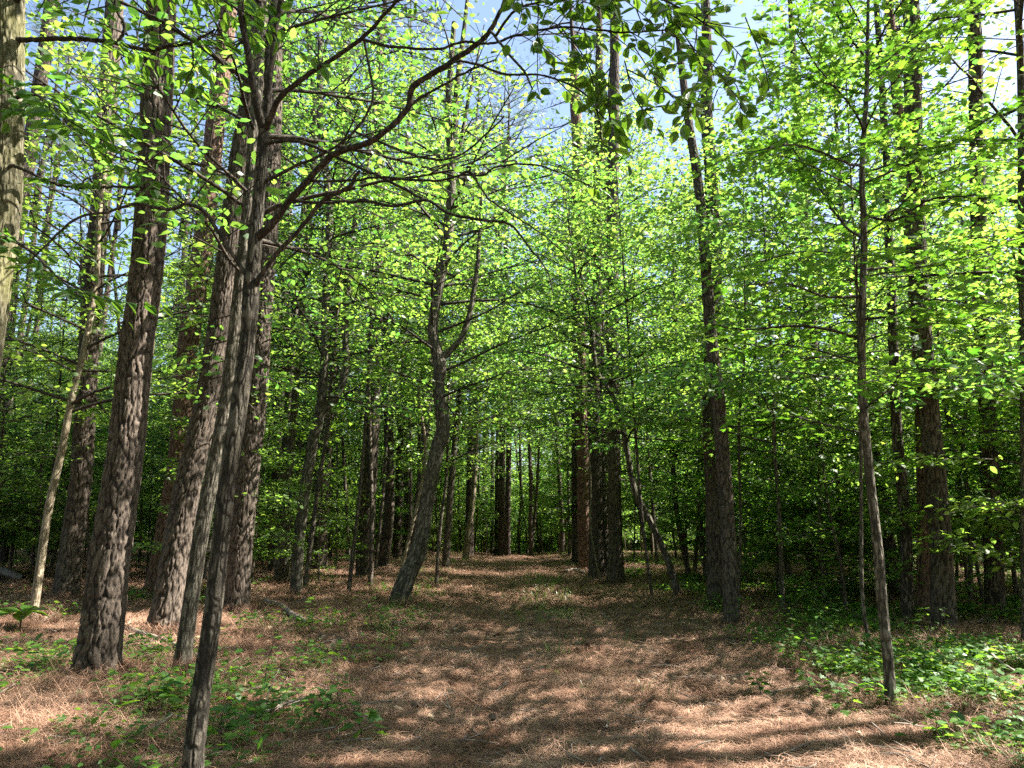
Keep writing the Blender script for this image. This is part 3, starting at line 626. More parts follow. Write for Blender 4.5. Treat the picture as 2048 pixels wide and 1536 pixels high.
def build_traced():
    for k, T in enumerate(TREES):
        rg = np.random.default_rng(1000 + k)
        Yb = T.get('Y')
        base, P, R = trace(T['p'], Y=Yb, htop=T['ht'], n=T['res'][1], lean=rg.normal(0, 0.015))
        R = R * (.87 if T['k'] in ('hard', 'hardfar', 'pale') else .94)
        root = thing(T['n'], T['lab'], "pine tree" if T['n'] == 'pine_tree' else "tree", tuple(base))
        P = P - base
        TRUNKS.append((base, R[len(R) // 12]))
        if SHORT[k]: NAMED.append((SHORT[k], base))
        kd = {'pine': 'pine', 'red': 'pine', 'hard': 'hard', 'mossy': 'hard'}.get(T['k'], 'bare')
        m = trunk_mesh("trunk", P, R, MAT[T['k']], T['res'][0], kd, 17 * k + 3)
        obj("trunk", m, None, root)
        for fk in T.get('forks', []):
            b2, P2, R2 = None, [], []
            Y0 = base[1]
            arr = []
            for px, py, wd in fk:
                p, t = at_y(px, py, Y0); arr.append((*p, wd * t / (2 * F)))
            arr = np.array(arr); z = arr[0, 2] - base[2]; i = int(np.argmin(np.abs(P[:, 2] - z)))
            arr[:, :3] -= base; arr[0, :3] = P[i]; arr[:, 1] += P[i, 1]- 0.0 + np.linspace(0, 1, len(arr)) * 0.1
            arr[0, 1] = P[i, 1]
            d = arr[-1, :3] - arr[-2, :3]; d /= np.linalg.norm(d)
            e = arr[-1].copy(); e[:3] += d * 1.2; e[3] *= 0.4; arr = np.vstack([arr, e])
            Q = smooth_curve(arr, 90); Q[:, 3] = np.maximum(Q[:, 3], .004)
            m = trunk_mesh("branch", Q[:, :3], Q[:, 3], MAT[T['k']], max(10, T['res'][0] // 2), kd, 29 * k, flare=False)
            obj("branch", m, None, root)
        if T['cr'] == 'pine':
            add_pine_crown(root, P, R, k, rg, s=rg.uniform(.8, 1.1), drop=1.0)
            # dead stubs below the crown
            for q in range(5):
                z = rg.uniform(4, T['ht'] * .9); i = int(np.searchsorted(P[:, 2], z)); i = min(i, len(P) - 1)
                a = rg.random() * 6.28; Ln = rg.uniform(.25, 1.1)
                pts = np.array([P[i], P[i] + (math.cos(a) * Ln * .5, math.sin(a) * Ln * .5, .03), P[i] + (math.cos(a) * Ln, math.sin(a) * Ln, -.08)])
                obj("dead_stub", [tube(smooth_curve(pts, 6), np.linspace(.016, .005, 6), 5)], M_STICK, root)
        elif T['cr'] == 'hard':
            H = T['ht']; D = base[1]
            z0 = max(2.6, 0.32 * H); T_ = RH if D > 13 else HX
            wd, ls = crown_geo(rg, P, R, z0, H * .99, 1.7 + H * .12, 38, 12, 20, 0.11, T_, gap=.06, tilt=.8)
            crown_parts(rg, ls, M_LEAF, root, wd)
build_traced()
def vine():
    Y = min(NAMED, key=lambda n: n[0] != "the vine-footed pine")[1][1] - .35
    A = []
    for px, py, wd in [(1203, 1158, 6), (1196, 1142, 5), (1190, 1110, 4), (1184, 1075, 4), (1180, 1030, 4), (1182, 980, 3), (1178, 900, 3)]:
        p, t = at_y(px, py, Y); A.append((*p, wd * t / (2 * F)))
    A = np.array(A); A[0, 2] = float(ground_h(A[0, 0], A[0, 1])) - .03; Q = smooth_curve(A, 50); o0 = Q[0, :3].copy()
    o = obj("vine", [tube(Q[:, :3] - o0, Q[:, 3], 8)], M_PALE); o.location = tuple(o0)
    tag(o, "pale woody vine climbing from the ground between the two side-by-side pines", "vine")
vine()

# ------------------------------------------------------------------ near trees with their own limbs
def px_limb(pts, y0, y1, cols=None):
    n = len(pts); out = []
    for k, (px, py, wd) in enumerate(pts):
        Y = y0 + (y1 - y0) * k / max(1, n - 1); p, t = at_y(px, py, Y); out.append((*p, wd * t / (2 * F)))
    return np.array(out)
def snap(arr, P):
    d = P - arr[0, :3]; i = int(np.argmin((d ** 2).sum(1))); arr[0, :3] = P[i]; return arr
def leaf_objects(root, name, pos, ax, nr, size, T, mat, rng, maxn, wid=1.0, shapes=6):
    """one object per leaf (shared mesh data), past maxn one stuff part"""
    TV, TF = T; protos = []
    for s in range(shapes):
        V = TV.copy(); V[:, 1] *= rng.uniform(.85, 1.15) * wid; V[:, 2] *= rng.uniform(.4, 1.8); V[:, 1] += .05 * rng.normal() * V[:, 0] ** 2
        protos.append(mesh(name, [(V, TF)], mat, False, {"tint": np.full(len(V), rng.random())}))
    order = np.argsort(np.linalg.norm(pos + np.array(root.location) - (0, 0, CAM_H), axis=1) / size)
    for q in order[:maxn]:
        a = Vector(ax[q]).normalized(); n_ = Vector(nr[q]); s_ = n_.cross(a).normalized(); u = a.cross(s_)
        o = bpy.data.objects.new(name, protos[int(rng.integers(shapes))])
        from mathutils import Matrix
        M = Matrix((a, s_, u)).transposed().to_4x4(); M = Matrix.Translation(Vector(pos[q])) @ M @ Matrix.Scale(float(size[q]), 4)
        link(o, root); o.matrix_local = M
    rest = order[maxn:]
    if len(rest):
        V, Fc, ti = leaves(pos[rest], ax[rest], nr[rest], size[rest], T, rng, wid)
        obj("foliage", [(V, Fc)], mat, root, False, {"tint": ti}, kind="stuff")

def leafy_twigs(rng, limb, n, ln, spacing, lsize, f0=0.3, up=0.0, tilt=.35, hang=0.15, face=0):
    """short twigs along a limb (Nx3) with pairs of leaves; returns wood parts and leaf arrays"""
    wood = []; A = [[], [], [], []]
    for k in range(n):
        f = f0 + (1 - f0) * (k + rng.random()) / n; fi = f * (len(limb) - 1); i = min(int(fi), len(limb) - 2)
        b = limb[i] + (limb[i + 1] - limb[i]) * (fi - i); d = limb[i + 1] - limb[i]; d /= np.linalg.norm(d) + 1e-9
        a = (1 if k % 2 else -1) * rng.uniform(.5, 1.2); ca, sa = math.cos(a), math.sin(a)
        td = np.array((d[0] * ca - d[1] * sa, d[0] * sa + d[1] * ca, d[2] * .5 + rng.normal(up, .2))); td /= np.linalg.norm(td)
        L = ln * rng.uniform(.5, 1.3); m = max(2, int(L / spacing))
        bend = rng.normal(0, .15, 3)
        tp = np.array([b + td * L * s + bend * L * s * s for s in np.linspace(0, 1, 5)])
        wood.append(tube(tp, np.linspace(.0035, .0012, 5), 4))
        for q in range(m + 1):
            s = (q + 1) / (m + 1); p = b + td * L * s + bend * L * s * s
            perp = np.cross(td, (0, 0, 1)); perp /= np.linalg.norm(perp) + 1e-9
            sides = (1, -1) if q < m else (0,)
            for sg in sides:
                if rng.random() < .12: continue
                axv = td * .65 + perp * sg * .9 + rng.normal(0, .22, 3); axv[2] -= hang; axv /= np.linalg.norm(axv)
                pos = p + axv * .012
                nv = np.array((0, -.75 * face, 1.0 - .3 * face)) + rng.normal(0, tilt, 3)
                A[0].append(pos); A[1].append(axv); A[2].append(nv); A[3].append(lsize * rng.uniform(.6, 1.2))
    return wood, [np.array(a) for a in A]
def cat(sets):
    return [np.concatenate([s[i] for s in sets if len(s[0])]) for i in range(4)]

def dogwood():
    rg = np.random.default_rng(77)
    tr = [(382, 1590, 46), (388, 1500, 45), (400, 1400, 43), (425, 1230, 40), (440, 1090, 38), (456, 950, 37), (480, 800, 36), (497, 660, 35), (503, 570, 36), (514, 440, 28), (521, 350, 26), (528, 262, 25)]
    base, P, R = trace(tr, n=460, sink=.1); R = R * .9
    Y0 = base[1]
    root = thing("dogwood_tree", "slim forked tree nearest the camera, its dark limbs reaching over the top of the view", "tree", tuple(base))
    obj("trunk", trunk_mesh("trunk", P - base, R, M_DARK, 88, 'hard', 5), None, root)
    limbs = [
      ([(528, 262, 20), (515, 215, 15), (500, 130, 14), (486, 50, 13), (474, -60, 12), (450, -260, 7)], Y0, Y0 - .3),
      ([(528, 262, 20), (536, 215, 17), (536, 150, 16), (541, 60, 16), (555, -20, 14), (590, -220, 8)], Y0, Y0 + .3),
      ([(541, 62, 12), (560, 10, 10), (600, -60, 8), (660, -180, 5)], Y0, Y0 - .3),
      ([(530, 262, 15), (542, 236, 12), (560, 196, 11), (615, 150, 10), (665, 118, 9), (725, 76, 8), (762, 36, 7), (796, 0, 6), (850, -70, 4)], Y0, 3.6),
      ([(725, 76, 6), (782, 93, 6), (873, 98, 5), (926, 84, 5), (983, 87, 5), (1033, 71, 5), (1124, 55, 4), (1238, 64, 4), (1330, 60, 3)], 3.85, 3.0),
      ([(728, 80, 5), (746, 182, 5), (735, 225, 5), (709, 262, 5), (655, 303, 5), (602, 328, 6), (530, 368, 8)][::-1], Y0, 3.9),
      ([(522, 478, 19), (545, 446, 15), (579, 401, 14), (624, 351, 13), (665, 310, 13), (700, 296, 12), (750, 278, 12), (814, 219, 12), (828, 173, 12), (896, 128, 11), (955, 87, 10), (987, 50, 9), (1010, 0, 8), (1030, -70, 6)], Y0, 3.3),
      ([(818, 210, 7), (850, 190, 5), (873, 178, 5), (937, 141, 4), (990, 120, 3)], 3.8, 3.3),
      ([(504, 582, 18), (520, 555, 12), (547, 515, 10), (602, 456, 9), (647, 401, 9), (698, 374, 8), (712, 352, 7), (719, 342, 5)], Y0, 3.9),
      ([(588, 401, 7), (640, 405, 6), (700, 403, 6), (737, 403, 6), (791, 412, 6), (851, 401, 6), (896, 426, 6), (960, 440, 6), (1019, 449, 5), (1056, 492, 4), (1092, 538, 3), (1108, 590, 2)], 4.1, 3.4),
      ([(530, 288, 9), (560, 283, 7), (592, 282, 7), (652, 303, 6), (690, 322, 6), (773, 360, 6), (820, 384, 6), (851, 401, 5)], Y0, 3.8),
      ([(709, 264, 5), (755, 282, 5), (819, 308, 5), (873, 319, 5), (915, 312, 4), (960, 280, 4), (1008, 232, 3)], 3.9, 3.4),
      ([(624, 372, 6), (700, 362, 5), (760, 355, 5), (864, 362, 5), (919, 351, 4), (965, 351, 4), (992, 333, 4), (1056, 328, 4), (1115, 342, 3), (1180, 372, 3)], 4.0, 3.3),
      ([(873, 100, 5), (928, 123, 5), (1010, 148, 5), (1078, 150, 4), (1147, 173, 4), (1192, 219, 3), (1205, 300, 2)], 3.5, 3.0),
      ([(978, 59, 6), (1010, 100, 5), (1047, 141, 5), (1065, 178, 3)], 3.4, 3.1),
      ([(915, 320, 5), (940, 345, 5), (975, 395, 4), (1010, 420, 4), (1060, 452, 3), (1100, 480, 3), (1150, 530, 2)], 3.7, 3.3),
      ([(490, 566, 10), (469, 515, 8), (437, 465, 8), (410, 424, 8), (374, 408, 7), (337, 419, 7), (273, 408, 6), (219, 424, 5), (155, 437, 5), (91, 492, 4), (32, 551, 3)], Y0, 3.9),
      ([(987, 50, 6), (1033, 20, 5), (1090, 0, 4), (1150, -30, 3)], 3.35, 3.0),
      ([(1030, -60, 5), (1120, -70, 5), (1240, -40, 4), (1350, 10, 4), (1430, 60, 3)], 3.2, 2.8),
    ]
    lim = []
    for k, (pt, a, b) in enumerate(limbs):
        arr = px_limb(pt, a, b)
        if abs(a - Y0) < .01: arr = snap(arr, P)
        else:
            best = min(((float(((q[:, :3] - arr[0, :3]) ** 2).sum(1).min()), j) for j, q in enumerate(lim)), default=(9, -1))
            if best[1] >= 0: arr = snap(arr, lim[best[1]][:, :3])
        Q = smooth_curve(arr, 14 * len(pt)); jit = rg.normal(0, 1, (len(Q), 3)); 
        jit = np.stack([np.convolve(jit[:, c], np.ones(5) / 5, 'same') for c in range(3)], 1); jit[0] = 0; Q[:, :3] += jit * .0035
        Q[:, 3] = np.maximum(Q[:, 3] * 1.0, .0022); lim.append(Q)
        V, Fc = tube(Q[:, :3] - base, Q[:, 3], 9, (rg.random((len(Q), 9)) - .5) * Q[:, 3:4] * .22)
        obj("branch", [(V, Fc)], M_TWIG, root)
    sets = []; wood = []
    # leafy ends: (limb index, twigs, length, from)
    for li, n, ln, f0 in ((4, 12, .26, .55), (13, 8, .24, .5), (18, 22, .30, .25), (17, 9, .26, .3), (0, 8, .3, .5), (1, 7, .3, .6), (3, 7, .25, .75), (6, 4, .22, .92), (2, 7, .3, .4), (12, 2, .15, .8)):
        w_, s_ = leafy_twigs(rg, lim[li][:, :3] - base, n, ln, .075, .078, f0=f0, hang=.1, tilt=.5, face=1)
        wood += w_; sets.append(s_)
    # leafy spray hanging into the top centre-right of the view
    for q in range(24):
        px = rg.uniform(1000, 1520); top = rg.uniform(-80, 170); Yq = rg.uniform(2.7, 3.4)
        a, t = at_y(px, top, Yq); b, t = at_y(px + rg.normal(20, 60), top + rg.uniform(60, 190), Yq - .05)
        mid = (a + b) / 2 + rg.normal(0, .03, 3)
        lb = smooth_curve(np.array([a, mid, b]), 8) - base
        wood.append(tube(lb, np.linspace(.0035, .0015, 8), 4))
        w_, s_ = leafy_twigs(rg, lb, 3, .11, .06, .074, f0=.1, hang=.1, tilt=.5, face=1); wood += w_; sets.append(s_)
    obj("twigs", wood, M_TWIG, root, kind="stuff")
    p, a, n_, s = cat(sets)
    leaf_objects(root, "leaf", p, a, n_, s, BIG, M_DOG, rg, 300, wid=1.15)
dogwood()

def edge_tree():
    rg = np.random.default_rng(88)
    tr = [(-120, 1480, 84), (-95, 1250, 78), (-62, 900, 72), (-22, 620, 66), (-4, 500, 62), (8, 420, 60), (14, 300, 58), (18, 150, 54), (20, 0, 52), (24, -200, 46)]
    base, P, R = trace(tr, n=420, htop=9)
    root = thing("hardwood_tree", "mossy trunk cut off by the left edge, its dark bough reaching right", "tree", tuple(base))
    obj("trunk", trunk_mesh("trunk", P - base, R, M_MOSSY, 96, 'hard', 9), None, root)
    Y0 = base[1]; lim = []; sets = []; wood = []
    for pt, a, b in (([(14, 82, 14), (60, 80, 10), (114, 77, 10), (180, 80, 9), (237, 87, 9), (296, 100, 8), (340, 92, 7), (383, 85, 5), (430, 60, 4)], Y0, Y0 - .6),
                     ([(237, 84, 7), (250, 52, 6), (232, 14, 6), (222, -60, 5)], Y0 - .35, Y0 - .4),
                     ([(10, 330, 9), (36, 335, 6), (91, 360, 6), (150, 376, 5), (219, 374, 5), (314, 378, 5), (365, 405, 4)], Y0, Y0 - .9),
                     ([(150, 376, 4), (190, 350, 3), (250, 338, 3), (300, 350, 2)], Y0 - .5, Y0 - .3),
                     ([(16, 20, 12), (80, -60, 9), (180, -90, 8), (300, -60, 6), (420, -10, 5), (500, 30, 3)], Y0, Y0 - 1.2),
                     ([(8, 470, 9), (60, 500, 7), (120, 560, 5), (170, 600, 3)], Y0, Y0 - 1.0),
                     ([(16, 200, 9), (70, 190, 7), (120, 230, 5), (170, 290, 3)], Y0, Y0 - 1.0),
                     ([(383, 85, 4), (386, 130, 3), (372, 165, 2)], Y0 - .6, Y0 - .6)):
        arr = px_limb(pt, a, b)
        if a == Y0: arr = snap(arr, P)
        Q = smooth_curve(arr, 10 * len(pt)); Q[1:, :3] += rg.normal(0, .003, (len(Q) - 1, 3)); Q[:, 3] = np.maximum(Q[:, 3], .002); lim.append(Q[:, :3])
        obj("branch", [tube(Q[:, :3] - base, Q[:, 3], 8)], M_TWIG, root)
    for li, n, ln, f0 in ((0, 12, .45, .3), (1, 5, .5, .4), (2, 5, .3, .3), (4, 26, .55, .15), (5, 16, .5, .1), (6, 20, .5, .1), (7, 3, .2, .3)):
        w_, s_ = leafy_twigs(rg, lim[li] - base, n, ln, .085, .09, f0=f0, hang=.25, tilt=.4); wood += w_; sets.append(s_)
    obj("twigs", wood, M_TWIG, root, kind="stuff")
    p, a, n_, s = cat(sets)
    leaf_objects(root, "leaf", p, a, n_, s, BIG, M_GCOV, rg, 300)
edge_tree()

def front_maple():
    rg = np.random.default_rng(99)
    tr = [(1783, 1420, 24), (1777, 1327, 21), (1765, 1207, 20), (1755, 1087, 19), (1741, 968, 18), (1726, 800, 16), (1723, 661, 15), (1728, 479, 13), (1724, 342, 11), (1733, 182, 9), (1735, 80, 7), (1738, -80, 5)]
    base, P, R = trace(tr, n=420, htop=6.2)
    root = thing("maple_tree", "slim young maple in the right foreground, its foot lit orange-brown by the sun", "tree", tuple(base))
    obj("trunk", trunk_mesh("trunk", P - base, R, M_HARD, 56, 'hard', 31), None, root)
    sets = []; wood = []; Y0 = base[1]; L2 = []
    for pt, a, b in (([(1722, 679, 7), (1656, 659, 6), (1583, 652, 5), (1482, 659, 4), (1400, 640, 3)], Y0, Y0 + .6),
                     ([(1724, 590, 7), (1651, 593, 5), (1573, 567, 4), (1500, 570, 3)], Y0, Y0 - .4),
                     ([(1727, 480, 6), (1680, 440, 5), (1610, 330, 4), (1560, 270, 3)], Y0, Y0 + .3),
                     ([(1728, 370, 6), (1780, 345, 5), (1880, 300, 4), (1990, 230, 3), (2080, 190, 2)], Y0, Y0 - .3),
                     ([(1727, 540, 7), (1790, 535, 5), (1880, 530, 5), (1961, 500, 4), (2060, 470, 3)], Y0, Y0 + .4),
                     ([(1728, 260, 5), (1700, 210, 4), (1640, 140, 3), (1590, 60, 3)], Y0, Y0 - .5),
                     ([(1733, 190, 5), (1800, 120, 4), (1880, 60, 3), (1960, 10, 3)], Y0, Y0 + .5),
                     ([(1726, 430, 6), (1790, 440, 5), (1860, 400, 4), (1950, 390, 3)], Y0, Y0 - 1.0),
                     ([(1730, 330, 6), (1690, 325, 5), (1600, 290, 4), (1520, 300, 3)], Y0, Y0 - .9),
                     ([(1735, 120, 5), (1690, 60, 4), (1650, -30, 3)], Y0, Y0 - .2),
                     ([(1735, 130, 5), (1780, 40, 4), (1850, -60, 3)], Y0, Y0 - .6),
                     ([(1723, 640, 6), (1790, 630, 5), (1860, 600, 4), (1960, 610, 3)], Y0, Y0 - .7)):
        arr = snap(px_limb(pt, a, b), P); Q = smooth_curve(arr, 40); Q[1:, :3] += rg.normal(0, .003, (39, 3))
        obj("branch", [tube(Q[:, :3] - base, np.maximum(Q[:, 3], .002), 7)], M_TWIG, root); L2.append(Q[:, :3] - base)
    for lb in L2:
        w_, s_ = leafy_twigs(rg, lb, 15, .45, .09, .088, f0=.12, tilt=.33, hang=.1); wood += w_; sets.append(s_)
    az = 0
    for q in range(20):                                              # limbs towards and away from the camera
        z = 2.2 + 4.0 * q / 20; i = int(np.searchsorted(P[:, 2] - base[2], z)); i = min(i, len(P) - 1); az += 2.4
        Ln = rg.uniform(.7, 1.5); el = .35
        d = np.array((math.cos(az), math.sin(az), el)); pts = [P[i] - base]
        for s in range(5): d = d + rg.normal(0, .1, 3); d[2] -= .07; d /= np.linalg.norm(d); pts.append(pts[-1] + d * Ln / 5)
        lb = smooth_curve(np.array(pts), 20); wood.append(tube(lb, np.linspace(.009, .003, 20), 6))
        w_, s_ = leafy_twigs(rg, lb, 11, .40, .09, .088, f0=.15, tilt=.33, hang=.1); wood += w_; sets.append(s_)
    obj("twigs", wood, M_TWIG, root, kind="stuff")
    p, a, n_, s = cat(sets)
    leaf_objects(root, "leaf", p, a, n_, s, MP, M_MAPLE, rg, 300)
front_maple()

# ------------------------------------------------------------------ leafy trees of the wood, copied from a few built ones
def proto_tree(seed, H, z0, spread, r0, nbr, ntw, nlf, ls, T, mat, bark, tilt=.36, flat=True, up0=.5, gap=.08):
    rg = np.random.default_rng(seed)
    z = np.linspace(0, H, 26); wv = .02 * H
    P = np.stack([wv * np.sin(z / H * rg.uniform(2, 5) + seed) - wv * math.sin(seed), wv * np.cos(z / H * rg.uniform(2, 5) + seed) - wv * math.cos(seed), z], 1)
    P[0, 2] = -.25
    R = r0 * (1 - .85 * z / H) + .008
    wd, ls_ = crown_geo(rg, P, R, z0, H * .99, spread, nbr, ntw, nlf, ls, T, up0=up0, tilt=tilt, flat=flat, gap=gap, wood_sides=3)
    V, Fc, ti = leaves(*ls_, rg)
    tv, tf = tube(P, R, 10)
    return (mesh("trunk", [(tv, tf)], bark), mesh("branches", wd, M_TWIG), mesh("crown", [(V, Fc)], mat, False, {"tint": ti}))
UNDER = [proto_tree(10 + s, [5.5, 7, 8.5, 6.2, 9.5, 4.5][s], [1.0, 1.4, 2.0, 0.8, 2.6, .7][s], [1.9, 2.2, 2.4, 2.1, 2.5, 1.7][s], [.035, .045, .06, .04, .07, .03][s],
                    [34, 42, 48, 40, 50, 30][s], 14, 19, .100, HX if s in (0, 3, 5) else RH, M_LEAF, M_HARD_FAR, tilt=.45) for s in range(6)]
MAPU = [proto_tree(24 + s, [4.6, 6.0][s], [.6, .9][s], [1.7, 2.0][s], [.025, .035][s], [28, 32][s], 10, 15, .105, MP, M_MAPLE, M_HARD_FAR, tilt=.5) for s in range(2)]
CANO = [proto_tree(30 + s, [13, 15, 17, 14][s], [4.0, 5, 6, 3.2][s], [3.2, 3.6, 3.8, 3.4][s], [.12, .14, .17, .12][s], 58, 16, 18, .135, RH, M_LEAF2, M_HARD_FAR, tilt=1.0, flat=False, up0=.7, gap=.12) for s in range(4)]
BUSH = [proto_tree(50 + s, [1.6, 2.3, 3.0][s], [.25, .4, .5][s], [.8, 1.0, 1.2][s], [.012, .016, .02][s], [18, 24, 28][s], 9, 22, .07, HX, M_LEAF, M_HARD_FAR) for s in range(3)]
POLE = [proto_tree(90 + s, [9, 11, 8][s], [4.5, 6, 3.5][s], 1.1, [.035, .05, .03][s], 18, 6, 10, .085, RH, M_LEAF, M_HARD_FAR, tilt=.7, flat=False, up0=.9) for s in range(3)]
FARP = [proto_tree(60 + s, [12, 14, 10][s], [.8, 1.5, .5][s], [3.0, 3.4, 2.8][s], [.10, .13, .09][s], 52, 10, 13, .19, RH, M_LEAF2, M_HARD_FAR, tilt=1.1, flat=False, up0=.6, gap=.05) for s in range(3)]
def plant_tree(proto, x, y, rz, s, name, label, cat_, group, lean=0.0):
    root = thing(name, label, cat_, (x, y, float(ground_h(x, y))), rz, group, s)
    if lean: root.rotation_euler = (lean * math.sin(rz * 3), lean * math.cos(rz * 5), rz)
    for nm, me in zip(("trunk", "branches", "crown"), proto):
        o = bpy.data.objects.new(nm, me); link(o, root)
        if nm == "branches": o['kind'] = "stuff"
    return root
rng = np.random.default_rng(4)
placed = [(b[0], b[1]) for b, r in TRUNKS]
def free(x, y, d):
    return all((x - a) ** 2 + (y - b) ** 2 > d * d for a, b in placed)
def region(n, x0, x1, y0, y1, mind, protos, smin, smax, name, label, cat_, group, clear=2.6, lean=.03, filt=None):
    k = 0; tries = 0
    while k < n and tries < n * 60:
        tries += 1
        x = rng.uniform(x0, x1); y = rng.uniform(y0, y1)
        if abs(x - float(path_x(y))) < clear and y < 38: continue
        if filt and not filt(x, y): continue
        if not free(x, y, mind): continue
        placed.append((x, y)); k += 1
        plant_tree(protos[int(rng.integers(len(protos)))], x, y, rng.random() * 6.28, rng.uniform(smin, smax), name, label, cat_, group, lean)
for k, (x, y, s_) in enumerate([(-2.9, 21.5, 1.0), (3.6, 25.5, 1.05), (-5.4, 17.3, .95), (7.4, 14.2, .9), (2.6, 20.3, 1.1), (-3.3, 27, 1.1), (-4.3, 31, 1.25), (4.2, 30.5, 1.25), (-1.5, 42, 1.45), (3.2, 45, 1.45)]):
    placed.append((x, y))
    plant_tree(CANO[k % 4], x, y, k * 1.7, s_, "overhanging_tree", "tall broadleaf tree arching over the path", "tree", "tall trees arching over the path", .03)
inview = lambda x, y: abs(x) < .80 * y + 2.5
region(20, 4.0, 13, 9.5, 20, 1.2, UNDER[:4] + MAPU * 3, .75, 1.1, "leafy_sapling", "leafy young tree among the pines on the right of the path", "sapling", "leafy young trees right of the path", clear=3.9, filt=inview)
region(18, 4.0, 26, 18, 34, 1.8, UNDER, .8, 1.15, "understory_tree", "thin-trunked leafy tree deeper in the wood right of the path", "tree", "understory trees deep in the wood on the right", clear=3.6, filt=inview)
region(16, -15, -4.2, 12, 20, 1.3, UNDER + MAPU, .75, 1.0, "leafy_sapling", "leafy young tree among the pines on the left of the path", "sapling", "leafy young trees left of the path", clear=4.6, filt=inview)
region(22, -27, -3.5, 18, 34, 1.8, UNDER, .8, 1.15, "understory_tree", "thin-trunked leafy tree deeper in the wood left of the path", "tree", "understory trees deep in the wood on the left", clear=3.0, filt=inview)
region(7, 3.2, 26, 19, 33, 2.6, CANO, .8, 1.05, "canopy_tree", "tall broadleaf tree filling the canopy right of the path", "tree", "tall broadleaf trees on the right", clear=3.2, filt=inview)
region(13, -28, -3, 16, 38, 2.6, CANO, .8, 1.05, "canopy_tree", "tall broadleaf tree filling the canopy left of the path", "tree", "tall broadleaf trees on the left", clear=3.0, filt=inview)
region(36, -45, 45, 42, 58, 2.4, CANO + FARP + UNDER[2:3] + UNDER[4:5], .85, 1.2, "far_tree", "far broadleaf tree closing the view beyond the path's end", "tree", "trees beyond the path's end", clear=0, filt=lambda x, y: inview(x, y) and not (-6 < x < 17 and y < 47))
region(70, -75, 75, 58, 92, 3, FARP, 1.1, 1.6, "distant_tree", "distant tree seen only through gaps in the wood", "tree", "distant trees in the gaps", clear=0, filt=inview)
region(34, 4.3, 15, 9, 20, .7, BUSH + UNDER[5:6] + MAPU[:1], .8, 1.2, "leafy_shrub", "leafy shrub with flat sprays of leaves in front of the right-hand pines", "shrub", "shrubs among the near pines on the right", clear=4.3, filt=inview)
region(44, -13, -2.6, 14, 33, .5, POLE, .8, 1.2, "slender_stem", "slender pole-like young tree in the wood left of the path", "young tree", "slender stems on the left", clear=2.5, filt=inview, lean=.10)
region(18, 3, 15, 13, 33, .7, POLE, .8, 1.2, "slender_stem", "slender pole-like young tree in the wood right of the path", "young tree", "slender stems on the right", clear=3.2, filt=inview, lean=.10)
region(16, -7, 9, 34, 44, .6, POLE, .9, 1.3, "slender_stem", "slender stem beyond the crest at the path's end", "young tree", "slender stems at the path's end", clear=0, lean=.05)
region(30, -20, -4, 13, 32, .9, BUSH[1:] + UNDER[5:6] + MAPU[:1], .8, 1.3, "leafy_shrub", "leafy shrub between the shaded trunks on the left", "shrub", "shrubs between the trunks on the left", clear=4.0, filt=inview)
region(16, -5, 6, 35.5, 40, .55, BUSH[1:] + UNDER[5:6], 1.1, 1.6, "shrub", "bright shrub closing the path's far end", "shrub", "shrubs closing the path's far end", clear=0)
region(18, 4, 24, 19, 33, 1.0, BUSH[1:] + UNDER[5:6], 1.0, 1.5, "leafy_shrub", "leafy shrub deeper in the wood on the right", "shrub", "shrubs deeper in the wood on the right", clear=3.4, filt=inview)
region(44, -24, 24, 14, 34, .9, BUSH + UNDER[5:6], .7, 1.3, "shrub", "low leafy shrub on the forest floor under the trees", "shrub", "low shrubs under the trees", clear=2.5, filt=inview)
region(4, -5.2, 5.2, 22, 34, 1.8, CANO, 1.0, 1.25, "overhanging_tree", "tall broadleaf tree arching over the path", "tree", "tall trees arching over the path", clear=2.5)
region(60, -26, 26, 33, 46, 1.0, BUSH + UNDER[5:6], 1.0, 1.7, "shrub", "bright leafy shrub beyond the crest where the path ends", "shrub", "bright shrubs beyond the path's crest", clear=0)
def stem_mesh(seed, H, r0, bark=M_PINE_FAR):
    rg = np.random.default_rng(seed); z = np.linspace(-.3, H, 24)
    P = np.stack([.1 * np.sin(z * .3 + seed), .1 * np.cos(z * .23 + seed), z], 1); R = r0 * (1 - .6 * np.clip(z, 0, None) / H)
    return mesh("trunk", [tube(P, R, 12)], bark)
PSTEM = [stem_mesh(70 + s, 15, [.14, .17, .20, .12][s]) for s in range(4)]
def pines(n, x0, x1, y0, y1, mind, label, group, clear):
    k = 0; tries = 0
    while k < n and tries < 3000:
        tries += 1; x = rng.uniform(x0, x1); y = rng.uniform(y0, y1)
        if abs(x - float(path_x(y))) < clear or not inview(x, y) or not free(x, y, mind): continue
        placed.append((x, y)); k += 1
        root = thing("pine_tree", label, "pine tree", (x, y, float(ground_h(x, y))), rng.random() * 6.28, group, rng.uniform(.9, 1.2))
        s = int(rng.integers(4)); obj("trunk", PSTEM[s], None, root)
        for nm, me in (("limbs", PINE_CR[s][0]), ("crown", PINE_CR[s][1])):
            o = bpy.data.objects.new(nm, me); link(o, root); o.location = (.1 * math.sin(4.5 + 70 + s), .1 * math.cos(3.45 + 70 + s), 11.5)
            if nm == "limbs": o['kind'] = "stuff"
pines(30, -20, -3, 19, 44, 1.2, "dark straight pine in the shade of the wood left of the path", "pines deep in the wood on the left", 3.2)
pines(12, 5, 28, 20, 44, 2.0, "straight pine showing between leaves deep in the wood on the right", "pines deep in the wood on the right", 4)
pines(24, -45, 45, 44, 80, 2.4, "far pine trunk beyond the crest of the path", "far pines beyond the crest", 1.5)

